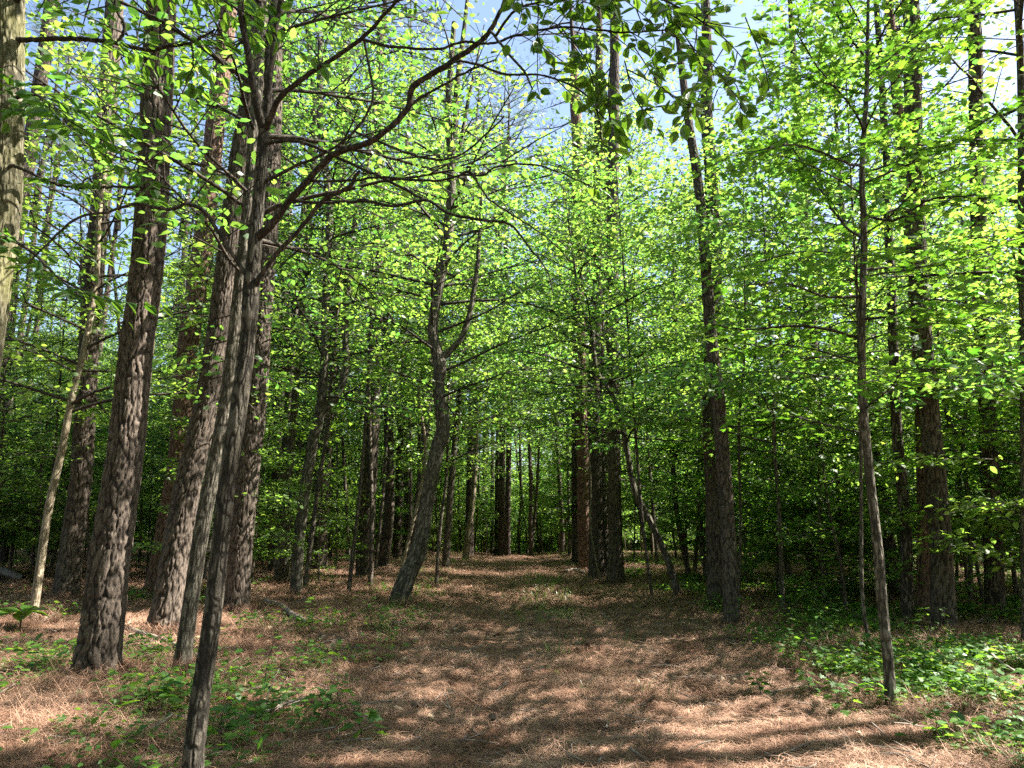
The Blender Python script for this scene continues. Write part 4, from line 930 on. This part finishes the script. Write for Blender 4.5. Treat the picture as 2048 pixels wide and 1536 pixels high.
# unseen trees added beside and behind the camera to block sky and cast shade
def around(n, x0, x1, y0, y1, mind, protos, smin, smax, label, group, clear=2.5, name="canopy_tree"):
    k = 0; tries = 0
    while k < n and tries < 3000:
        tries += 1; x = rng.uniform(x0, x1); y = rng.uniform(y0, y1)
        if abs(x - float(path_x(y))) < clear or abs(x) < .80 * y + (3.6 if x > 0 else 2.4) or not free(x, y, mind): continue
        placed.append((x, y)); k += 1
        plant_tree(protos[int(rng.integers(len(protos)))], x, y, rng.random() * 6.28, rng.uniform(smin, smax), name, label, "tree", group, .03)
around(6, -12, -4.5, 0.5, 6, 2.0, CANO, .8, 1.0, "unseen broadleaf tree added beside or behind the viewer for shade", "trees around the viewer", name="canopy_tree")
around(10, -24, -4, -16, 4, 3.0, CANO, .8, 1.05, "unseen broadleaf tree added beside or behind the viewer for shade", "trees around the viewer")
around(6, -4, 14, -14, 3.0, 3.2, CANO, .8, 1.05, "unseen broadleaf tree added beside or behind the viewer for shade", "trees around the viewer")
around(14, -14, 14, -14, -1, 1.8, UNDER, .9, 1.2, "unseen young tree added behind the viewer to block sky", "young trees behind the viewer", name="understory_tree", clear=1.5)
def around_pines(n, x0, x1, y0, y1, mind):
    k = 0; tries = 0
    while k < n and tries < 3000:
        tries += 1; x = rng.uniform(x0, x1); y = rng.uniform(y0, y1)
        if abs(x) < .80 * y + 1.5 or not free(x, y, mind): continue
        placed.append((x, y)); k += 1; s = int(rng.integers(4))
        root = thing("pine_tree", "pine standing just outside the right side of the view", "pine tree", (x, y, float(ground_h(x, y))), rng.random() * 6.28, "pines past the right side", rng.uniform(.9, 1.1))
        obj("trunk", PSTEM[s], None, root)
        for nm, me in (("limbs", PINE_CR[s][0]), ("crown", PINE_CR[s][1])):
            o = bpy.data.objects.new(nm, me); link(o, root); o.location = (.1 * math.sin(4.5 + 70 + s), .1 * math.cos(3.45 + 70 + s), 11.5)
around_pines(7, 6.5, 11.5, 4.0, 11, 1.2)

# ------------------------------------------------------------------ litter, plants and small things on the ground
def hidden_collection(name, objs):
    c = bpy.data.collections.new(name)
    for o in objs: c.objects.link(o)
    return c
def proto_obj(name, me):
    return bpy.data.objects.new(name, me)
def scatter(name, pts, rot, scl, protos, kind="stuff"):
    """one stuff object: every point carries a copy of one of the protos"""
    me = bpy.data.meshes.new(name + "_points"); me.vertices.add(len(pts)); me.vertices.foreach_set("co", np.asarray(pts, np.float32).ravel())
    a = me.attributes.new("rot", 'FLOAT_VECTOR', 'POINT'); a.data.foreach_set("vector", np.asarray(rot, np.float32).ravel())
    a = me.attributes.new("scl", 'FLOAT', 'POINT'); a.data.foreach_set("value", np.asarray(scl, np.float32))
    a = me.attributes.new("pick", 'INT', 'POINT'); a.data.foreach_set("value", np.random.default_rng(len(pts)).integers(0, len(protos), len(pts)).astype(np.int32))
    o = bpy.data.objects.new(name, me); o['kind'] = kind; link(o)
    g = bpy.data.node_groups.new(name, 'GeometryNodeTree')
    g.interface.new_socket("Geometry", in_out='INPUT', socket_type='NodeSocketGeometry'); g.interface.new_socket("Geometry", in_out='OUTPUT', socket_type='NodeSocketGeometry')
    gi = g.nodes.new('NodeGroupInput'); go = g.nodes.new('NodeGroupOutput'); L = g.links.new
    ip = g.nodes.new('GeometryNodeInstanceOnPoints'); ci = g.nodes.new('GeometryNodeCollectionInfo')
    ci.inputs['Collection'].default_value = hidden_collection(name + "_kinds", protos); ci.inputs['Separate Children'].default_value = True; ci.inputs['Reset Children'].default_value = True
    def attr(n, t):
        x = g.nodes.new('GeometryNodeInputNamedAttribute'); x.data_type = t; x.inputs['Name'].default_value = n; return x.outputs['Attribute']
    e2r = g.nodes.new('FunctionNodeEulerToRotation')
    L(gi.outputs[0], ip.inputs['Points']); L(ci.outputs[0], ip.inputs['Instance']); ip.inputs['Pick Instance'].default_value = True
    L(attr("pick", 'INT'), ip.inputs['Instance Index']); L(attr("rot", 'FLOAT_VECTOR'), e2r.inputs[0]); L(e2r.outputs[0], ip.inputs['Rotation']); L(attr("scl", 'FLOAT'), ip.inputs['Scale'])
    L(ip.outputs[0], go.inputs[0])
    m = o.modifiers.new("scatter", 'NODES'); m.node_group = g
    return o
def view_points(n, y0, y1, rg, wide=.80, dens=None, p=1.0):
    """points on the ground, denser near the camera, inside the wedge in view (and a step to the side of it)"""
    y = y0 * (y1 / y0) ** (rg.random(n) ** p); x = (rg.random(n) * 2 - 1) * (wide * y + 1.5)
    if dens is not None:
        k = rg.random(n) < dens(x, y); x, y = x[k], y[k]
    return x, y
def slope_rot(x, y, rg, yaw=None):
    e = .08; gx = (ground_h(x + e, y) - ground_h(x - e, y)) / (2 * e); gy = (ground_h(x, y + e) - ground_h(x, y - e)) / (2 * e)
    return np.stack([np.arctan(gy), -np.arctan(gx), np.zeros_like(x)], 1)
def straw_proto(seed, n, rad, ln, wdt, zmax, mat=M_STRAW, steep=.18):
    rg = np.random.default_rng(seed); V = []; base_a = rg.random() * 6.28
    c = rg.normal(0, rad * .5, (n, 2)); a = rg.random(n) * 6.28; z = rg.random(n) ** 1.5 * zmax
    L = ln * rg.uniform(.5, 1.15, n); d = np.stack([np.cos(a), np.sin(a), rg.normal(0, steep, n)], 1)
    p0 = np.stack([c[:, 0], c[:, 1], z], 1); sd = np.stack([-np.sin(a), np.cos(a), 0 * a], 1) * wdt / 2
    bend = rg.normal(0, .12, n)[:, None] * np.stack([-np.sin(a), np.cos(a), 0 * a], 1)
    A = p0 - d * L[:, None] / 2; M = p0 + bend * L[:, None] + (0, 0, .006); B = p0 + d * L[:, None] / 2
    V = np.stack([A, M + sd, M - sd, B], 1).reshape(-1, 3)
    Fc = (np.arange(n)[:, None, None] * 4 + np.array([(0, 2, 1), (1, 2, 3)])[None]).reshape(-1, 3)
    ti = np.repeat(np.clip(rg.beta(2, 2, n) * .8 + .1, 0, 1), 4)
    return proto_obj("straw_clump", mesh("straw_clump", [(V, Fc)], mat, False, {"tint": ti}))
rg = np.random.default_rng(12)
STRAW = [straw_proto(s, 80, .17, .17, .0034, .045) for s in range(6)]
x, y = view_points(12000, 4.2, 15, rg)
pts = np.stack([x, y, ground_h(x, y) + .004], 1); r_ = slope_rot(x, y, rg); r_[:, 2] = rg.random(len(x)) * 6.28
scatter("pine_straw", pts, r_, rg.uniform(.7, 1.2, len(x)), STRAW)
STRAWF = [straw_proto(20 + s, 90, .30, .24, .008, .06) for s in range(4)]
x, y = view_points(7000, 13, 34, rg, p=.8)
pts = np.stack([x, y, ground_h(x, y) + .004], 1); r_ = slope_rot(x, y, rg)
scatter("far_pine_straw", pts, r_, rg.uniform(.8, 1.3, len(x)), STRAWF)
# upright heaps of straw off the track and round the trunks
HEAP = [straw_proto(40 + s, 160, .13, .20, .003, .11, steep=.45) for s in range(4)]
x, y = view_points(2200, 4.4, 22, rg, dens=lambda x, y: np.clip((np.abs(x - path_x(y)) - 1.5) / .9, .06, 1) * .7)
tx = []; ty = []
for b, r in TRUNKS:
    if b[1] < 22:
        for q in range(9):
            a = rg.random() * 6.28; tx.append(b[0] + math.cos(a) * (r + .12)); ty.append(b[1] + math.sin(a) * (r + .12))
x = np.concatenate([x, tx]); y = np.concatenate([y, ty])
scatter("straw_heaps", np.stack([x, y, ground_h(x, y)], 1), slope_rot(x, y, rg), rg.uniform(.7, 1.3, len(x)), HEAP)
# dead leaves and bits of bark
def deadleaf(seed):
    rg = np.random.default_rng(seed); V, Fc = (MP if seed % 3 == 0 else BIG); V = V.copy()
    V[:, 2] = .25 * np.sin(V[:, 0] * 3 + seed) * (.5 + np.abs(V[:, 1])) + rg.normal(0, .03, len(V)); V[:, 0] -= .4
    return proto_obj("dead_leaf", mesh("dead_leaf", [(V, Fc)], M_DEAD, False, {"tint": np.full(len(V), rg.random())}))
DL = [deadleaf(s) for s in range(8)]
x, y = view_points(5000, 4.3, 26, rg, dens=lambda x, y: .6 + .4 * (np.abs(x - path_x(y)) > 1.5))
rr = np.stack([rg.normal(0, .35, len(x)), rg.normal(0, .35, len(x)), rg.random(len(x)) * 6.28], 1)
scatter("leaf_litter", np.stack([x, y, ground_h(x, y) + .022], 1), rr, rg.uniform(.035, .11, len(x)) * (1 + y * .01), DL)
def twig(seed):
    rg = np.random.default_rng(seed); P = np.cumsum(np.vstack([[(-.2, 0, 0)], np.stack([np.full(6, .08), rg.normal(0, .02, 6), rg.normal(0, .008, 6)], 1)]), 0)
    parts = [tube(P, np.linspace(.006, .002, 7), 5)]
    for q in (2, 4): parts.append(tube(np.array([P[q], P[q] + (.09, .07 * (1 if q == 2 else -1), .02)]), np.array([.003, .0015]), 4))
    return proto_obj("twig", mesh("twig", parts, M_STICK))
TW = [twig(s) for s in range(6)]
x, y = view_points(1300, 4.4, 24, rg)
rr = np.stack([rg.normal(0, .08, len(x)), rg.normal(0, .1, len(x)), rg.random(len(x)) * 6.28], 1)
scatter("fallen_twigs", np.stack([x, y, ground_h(x, y) + .025], 1), rr, rg.uniform(.4, 1.5, len(x)), TW)

# ground cover on the right: low vine leaves
def cover(seed, n, rad, hz, ls, T, mat=M_GCOV):
    rg = np.random.default_rng(seed); c = rg.normal(0, rad * .5, (n, 2)); h = rg.uniform(.02, hz, n)
    pos = np.stack([c[:, 0], c[:, 1], h], 1); a = rg.random(n) * 6.28
    ax = np.stack([np.cos(a), np.sin(a), rg.normal(-.1, .2, n)], 1); nr = np.array((0, 0, 1.)) + rg.normal(0, .3, (n, 3))
    V, Fc, ti = leaves(pos, ax, nr, ls * rg.uniform(.5, 1.2, n), T, rg)
    st = []
    for k in range(0, n, 3): st.append(tube(np.array([(pos[k][0] * .6, pos[k][1] * .6, -.02), pos[k]]), np.array([.002, .001]), 3))
    SV = np.concatenate([v for v, f in st]); n0 = len(V); ti = np.concatenate([ti, np.full(len(SV), .5)])
    return proto_obj("ground_cover_patch", mesh("ground_cover_patch", [(V, Fc)] + st, mat, False, {"tint": ti}))
GC = [cover(80 + s, 34, .26, .16, .065, MP if s % 2 else HX) for s in range(5)]
def cov_d(x, y):
    d = x - path_x(y); n_ = vnoise(x * .9, y * .9, 55)
    right = (d > 1.9 + .7 * n_) * np.clip((n_ - .30) * 3.2 + .5 * (y < 6.2) * (d > 3), 0, 1) * (y < 15) + (d > 2.2) * (y >= 15) * np.clip((n_ - .3) * 2.2, 0, 1)
    left = (d < -2.1) * (np.clip((vnoise(x * 1.1, y * 1.1, 66) - .60) * 3, 0, .35) + .16 * np.exp(-((d + 2.9) / .6) ** 2) * (vnoise(x * 1.3, y * 1.3, 71) > .45))
    return np.clip(right + left, 0, 1)
x, y = view_points(11000, 4.3, 36, rg, dens=cov_d, p=.9)
scatter("ground_cover", np.stack([x, y, ground_h(x, y)], 1), np.stack([0 * x, 0 * x, rg.random(len(x)) * 6.28], 1), rg.uniform(.45, 1.45, len(x)), GC)
# grass down the middle of the track and at its far end
def grass(seed, n=9, h=.17):
    rg = np.random.default_rng(seed); c = rg.normal(0, .05, (n, 2)); a = rg.random(n) * 6.28; L = h * rg.uniform(.5, 1.2, n)
    d = np.stack([np.cos(a) * .35, np.sin(a) * .35, np.ones(n)], 1); sd = np.stack([-np.sin(a), np.cos(a), 0 * a], 1) * .003
    p0 = np.stack([c[:, 0], c[:, 1], 0 * a - .01], 1); m = p0 + d * L[:, None] * .6; t = p0 + d * L[:, None] + np.stack([np.cos(a), np.sin(a), -.6 + 0 * a], 1) * L[:, None] * .25
    V = np.stack([p0 - sd, p0 + sd, m + sd, m - sd, t], 1).reshape(-1, 3)
    F3 = (np.arange(n)[:, None, None] * 5 + np.array([(0, 1, 2), (0, 2, 3), (3, 2, 4)])[None]).reshape(-1, 3)
    return proto_obj("grass_tuft", mesh("grass_tuft", [(V, F3)], M_GRASS, False, {"tint": np.repeat(rg.random(n), 5)}))
GR = [grass(90 + s) for s in range(4)]
x = rg.normal(0, .34, 200); y = rg.uniform(11, 21, 200); x = x + path_x(y) + .12
x2 = rg.normal(0, .4, 16); y2 = rg.uniform(6, 10.5, 16); x2 = x2 + path_x(y2) + .35
x3 = rg.uniform(-7, 7, 600); y3 = rg.uniform(24, 36, 600); k = np.abs(x3 - path_x(y3)) > 1.6; x3, y3 = x3[k], y3[k]
x = np.concatenate([x, x2, x3]); y = np.concatenate([y, y2, y3])
scatter("grass", np.stack([x, y, ground_h(x, y)], 1), np.stack([0 * x, 0 * x, rg.random(len(x)) * 6.28], 1), rg.uniform(.5, 1.2, len(x)), GR)

# seedlings, each a plant with a stem and leaves of its own
def seedling(px, py, h, n, ls, T, name, label, cat_, group=None, seed=0, mat=M_GCOV):
    rg = np.random.default_rng(3000 + seed); p, t = on_ground(px, py)
    root = thing(name, label, cat_, (p[0], p[1], float(ground_h(p[0], p[1]))), 0, group)
    z = np.linspace(-.03, h, 8); P = np.stack([.12 * h * np.sin(z / h * 3 + seed), .1 * h * np.cos(z / h * 2.4 + seed), z], 1); P[:, :2] -= P[0, :2]
    st = [tube(P, np.linspace(.005, .002, 8), 5)]; pos = []; ax = []; nr = []; sz = []
    for k in range(n):
        f = .35 + .65 * (k + .5) / n; i = int(f * 7); b = P[i]; a = k * 2.4 + rg.normal(0, .4); L = h * rg.uniform(.12, .42) * (1.25 - f * .5)
        e = b + np.array((math.cos(a) * L, math.sin(a) * L, L * .25)); st.append(tube(np.array([b, e]), np.array([.002, .001]), 3))
        pos.append(e); ax.append((math.cos(a), math.sin(a), -.2)); nr.append(np.array((0, 0, 1.)) + rg.normal(0, .22, 3)); sz.append(ls * rg.uniform(.7, 1.2))
    obj("stem", st, M_TWIG, root)
    leaf_objects(root, "leaf", np.array(pos), np.array(ax), np.array(nr), np.array(sz), T, mat, rg, 60, shapes=3)
SEED = [
 (640, 1462, .34, 22, .10, MP, "seedling", "low spray of lobed green leaves at the bottom, right of the near forked trunk", "seedling"),
 (720, 1490, .26, 20, .10, MP, "seedling", "bright lobed seedling at the bottom edge, left of the path", "seedling"),
 (690, 1440, .30, 18, .09, MP, "seedling", "lobed seedling behind the brightest one at the bottom, left of the path", "seedling"),
 (452, 1500, .30, 12, .08, HX, "seedling", "small dark-leaved seedling at the foot of the near forked trunk", "seedling"),
 (532, 1400, .85, 14, .075, MP, "seedling", "tall wiry seedling with few leaves, right of the near forked trunk", "seedling"),
 (375, 1215, .45, 12, .11, MP, "seedling", "bright leaves sprouting against the grey furrowed trunk", "seedling"),
 (470, 1275, .35, 14, .09, MP, "seedling", "green sprout at the foot of the pine with sunlit flaking bark", "seedling"),
 (800, 1288, .5, 26, .08, HX, "seedling", "bushy bright seedling on the path's left verge, below the crooked tree", "seedling"),
 (745, 1256, .55, 28, .08, HX, "seedling", "wide leafy seedling left of the crooked tree's foot, by the path", "seedling"),
 (870, 1262, .3, 16, .08, HX, "seedling", "small sunlit seedling at the path's left rut", "seedling"),
 (835, 1205, .55, 26, .08, HX, "seedling", "sunlit sprouts hugging the crooked tree's foot", "seedling"),
 (610, 1205, .4, 18, .08, HX, "seedling", "sprouts at the foot of the twin-stemmed tree", "seedling"),
 (275, 1305, .22, 14, .08, MP, "seedling", "low seedling between the thickest pine and the grey furrowed trunk", "seedling"),
 (1570, 1330, .32, 24, .085, MP, "seedling", "leafy seedling at the right verge, beyond the slim maple's shadow", "seedling"),
 (1520, 1392, .22, 14, .08, MP, "seedling", "little bright seedling at the path's right edge", "seedling"),
 (1630, 1400, .26, 22, .08, MP, "seedling", "spreading seedling left of the slim maple's foot", "seedling"),
 (1690, 1440, .3, 24, .085, MP, "seedling", "dark seedling in front of the slim maple's foot", "seedling"),
 (1850, 1370, .32, 26, .09, MP, "seedling", "sunlit seedling right of the slim maple's foot", "seedling"),
 (1960, 1420, .35, 26, .09, MP, "seedling", "broad seedling near the lower right corner", "seedling"),
 (1480, 1262, .5, 30, .075, HX, "seedling", "leafy clump at the foot of the narrow leaning pine", "seedling"),
 (1580, 1262, .5, 30, .075, HX, "seedling", "leafy clump right of the narrow leaning pine's foot", "seedling"),
 (1660, 1290, .45, 28, .075, HX, "seedling", "leafy clump midway between the leaning pine and the slim maple", "seedling"),
 (1880, 1290, .45, 28, .08, HX, "seedling", "leafy clump in front of the thickest right pine", "seedling"),
]
for k, a in enumerate(SEED): seedling(*a, seed=k)
# the big-leaved plant at the left edge
def bigleaf():
    rg = np.random.default_rng(5); p, t = on_ground(38, 1262)
    root = thing("bigleaf_plant", "low plant with a few very large dark green leaves at the left edge", "plant", (p[0], p[1], float(ground_h(p[0], p[1]))))
    obj("stem", [tube(np.array([(0, 0, -.05), (.01, 0, .12), (0, .01, .26)]), np.array([.012, .01, .007]), 6)], M_TWIG, root)
    pos = []; ax = []; nr = []; sz = []
    for k in range(8):
        a = k * .785 + rg.normal(0, .2); pos.append((math.cos(a) * .05, math.sin(a) * .05, .24)); ax.append((math.cos(a), math.sin(a), .18 - .35 * (k % 2))); nr.append((rg.normal(0, .12), rg.normal(0, .12), 1)); sz.append(rg.uniform(.30, .42))
    leaf_objects(root, "leaf", np.array(pos), np.array(ax), np.array(nr), np.array(sz), BIG, M_DOG, rg, 60, shapes=3)
bigleaf()

# fallen branches, logs and cones
def on_path(pts, lift=.02):
    out = []
    for px, py, wd in pts:
        p, t = on_ground(px, py); p[2] = float(ground_h(p[0], p[1])) + wd * t / (2 * F) * .7 + lift; out.append((*p, wd * t / (2 * F)))
    return np.array(out)
def fallen(name, label, cat_, pts, mat=M_STICK, sides=10, lift=.02, side=None, seed=0):
    A = on_path(pts, lift); Q = smooth_curve(A, 40); rg = np.random.default_rng(seed); o0 = Q[0, :3].copy()
    root = thing(name, label, cat_, tuple(o0)); n = len(Q)
    obj("stem", [tube(Q[:, :3] - o0, Q[:, 3], sides, (rg.random((n, sides)) - .5) * Q[:, 3:4] * .25)], mat, root)
    for f, dx, dy, dz, r in (side or []):
        q = Q[int(f * 39)]; e = q[:3] - o0 + np.array((dx, dy, dz)); mid = (q[:3] - o0 + e) / 2 + rg.normal(0, .02, 3)
        obj("side_twig", [tube(smooth_curve(np.array([q[:3] - o0, mid, e]), 8), np.linspace(r, r * .35, 8), 6)], mat, root)
fallen("fallen_branch", "long dark fallen branch lying behind the grey furrowed trunk on the left", "branch", [(236, 1258, 10), (262, 1266, 10), (300, 1278, 9), (340, 1292, 9), (387, 1314, 8), (440, 1354, 6)], seed=1, side=[(.3, .1, -.35, .12, .008)])
fallen("fallen_branch", "short broken stick lying in sunlit straw left of the path", "branch", [(530, 1208, 9), (558, 1216, 11), (584, 1235, 11), (616, 1253, 10)], seed=2, side=[(.3, -.5, .3, .12, .012)])
fallen("rotting_log", "mossy dark log lying in shade right of the near forked trunk", "log", [(462, 1388, 15), (520, 1393, 17), (600, 1398, 16), (676, 1406, 12)], M_LOG, 14, 0, seed=3)
fallen("rotting_log", "bark-covered log lying in front of the pines on the right", "log", [(1705, 1240, 18), (1760, 1252, 17), (1835, 1268, 14)], M_LOG, 14, 0, seed=4)
fallen("rotting_log", "grey log at the far left edge on the forest floor", "log", [(-30, 1138, 17), (10, 1150, 17), (46, 1164, 14)], M_STICK, 12, 0, seed=5)
fallen("fallen_branch", "thin curved stick on the left side of the path in sun", "branch", [(918, 1308, 5), (945, 1312, 5), (965, 1324, 5), (978, 1338, 4)], seed=6, side=[(.8, -.2, .1, .08, .006)])
fallen("fallen_branch", "pale stick leaning out of the leaves at the right edge", "branch", [(1962, 1300, 6), (1995, 1345, 6), (2040, 1378, 5)], seed=7, lift=.12)
fallen("fallen_branch", "dark branch in the shaded lower left, beside the near forked trunk", "branch", [(455, 1440, 8), (505, 1452, 8), (560, 1425, 7), (625, 1408, 5)], seed=8, lift=.05, side=[(.4, .0, .35, .25, .006), (.6, .15, -.2, .2, .005)])
fallen("fallen_branch", "thin bent stick on shaded straw near the thickest pine's foot", "branch", [(110, 1352, 4), (140, 1368, 5), (165, 1400, 5), (172, 1445, 4)], seed=9, lift=.03)
fallen("fallen_branch", "short stick on the right verge near the lone pine", "branch", [(1128, 1146, 5), (1150, 1143, 6), (1172, 1150, 5)], seed=10)
def cone(px, py, label, s=.05):
    p, t = on_ground(px, py); rg = np.random.default_rng(int(px)); V = []; Fc = []; n = 0; parts = []
    parts.append(tube(np.array([(-s * .9, 0, 0), (-s * .5, 0, 0), (0, 0, 0), (s * .6, 0, 0), (s * .95, 0, 0)]), np.array([.3, .62, .68, .45, .1]) * s * .7, 10))
    for k in range(70):
        f = k / 70; xx = -s * .9 + 1.8 * s * f; r = s * (.68 * math.sin(PI * (.12 + .8 * f))); a = k * 2.4
        d = np.array((0, math.cos(a), math.sin(a))); tt = np.array((0, -math.sin(a), math.cos(a))) * s * .16; c0 = np.array((xx, 0, 0)) + d * r * .6; c1 = np.array((xx + s * .16, 0, 0)) + d * r * 1.15
        parts.append((np.array([c0 - tt, c0 + tt, c1 + tt * .8, c1 - tt * .8, c1 + d * s * .05 + (s * .05, 0, 0)]), np.array([(0, 1, 2), (0, 2, 3), (3, 2, 4)])))
    o = obj("pine_cone", parts, M_CONE, smooth=False); o.location = (p[0], p[1], float(ground_h(p[0], p[1])) + s * .5 + .015); o.rotation_euler = (0, .1, rg.random() * 6.28)
    tag(o, label, "pine cone")
cone(1338, 1336, "dark pine cone lying alone on the right side of the path", .055)
cone(1060, 1254, "small dark pine cone in the middle of the path", .05)
cone(575, 1364, "pine cone on the straw in front of the mossy dark log", .06)
cone(510, 1448, "pine cone in the shade right of the near forked trunk", .06)
cone(830, 1422, "pine cone at the left edge of the path near the bottom", .05)
cone(1175, 1300, "pine cone in the shaded middle of the path beyond the sunlit band", .05)
cone(985, 1450, "pine cone at bottom centre on the sunlit straw", .055)
cone(905, 1375, "pine cone on the left wheel rut of the path", .05)
cone(300, 1440, "pine cone on shaded straw below the thickest left pine", .055)
cone(1308, 1416, "pine cone on the sunlit straw at the path's right rut", .05)

# thick undergrowth past the crest, one mass of leaves
rg = np.random.default_rng(31)
UG = [proto_obj("undergrowth_clump", BUSH[k][2]) for k in range(3)]
x, y = view_points(1500, 42, 96, rg, p=.7)
scatter("undergrowth", np.stack([x, y, ground_h(x, y) - .1], 1), np.stack([0 * x, 0 * x, rg.random(len(x)) * 6.28], 1), rg.uniform(1.4, 3.0, len(x)), UG)

# every individual of the planted groups gets the label that singles it out: its order beside the nearest named trunk
def screen_x(p):
    f = p[1] * math.cos(PITCH) + (p[2] - CAM_H) * math.sin(PITCH); return CX + F * p[0] / f
bpy.context.view_layer.update()
WORD = {"slender_stem": "slender stem", "leafy_sapling": "leafy young tree", "understory_tree": "thin leafy tree", "canopy_tree": "tall broadleaf tree", "overhanging_tree": "tall arching tree",
        "shrub": "low shrub", "leafy_shrub": "broad shrub", "pine_tree": "background pine", "far_tree": "far broadleaf tree"}
by = {}
for o in C.objects:
    if o.parent is None and o.get('group') and o.location[1] < 60 and o.name.split('.')[0] in WORD and "viewer" not in o['group'] and "past the right" not in o['group']:
        p = o.location; px = screen_x(p)
        a = min(NAMED, key=lambda n: abs(screen_x(n[1]) - px) + 4 * abs(n[1][1] - p[1]) * .3)
        side = "left" if px < screen_x(a[1]) else "right"; dep = "behind" if p[1] > a[1][1] else "in front"
        by.setdefault((WORD[o.name.split('.')[0]], a[0], side, dep), []).append((abs(px - screen_x(a[1])), o))
ORD = ["nearest", "second", "third", "fourth", "fifth", "sixth", "seventh", "eighth", "ninth", "tenth", "eleventh", "twelfth", "thirteenth", "fourteenth", "fifteenth", "sixteenth", "seventeenth", "eighteenth", "nineteenth", "twentieth", "twenty-first", "twenty-second", "twenty-third", "twenty-fourth"]
for (w_, an, side, dep), L_ in by.items():
    L_.sort(key=lambda t: t[0])
    for k, (d_, o) in enumerate(L_):
        wd_ = w_ if len(L_) == 1 else ORD[min(k, 23)] + " " + w_
        o['label'] = f"{wd_} {dep}, {side} of {an}"
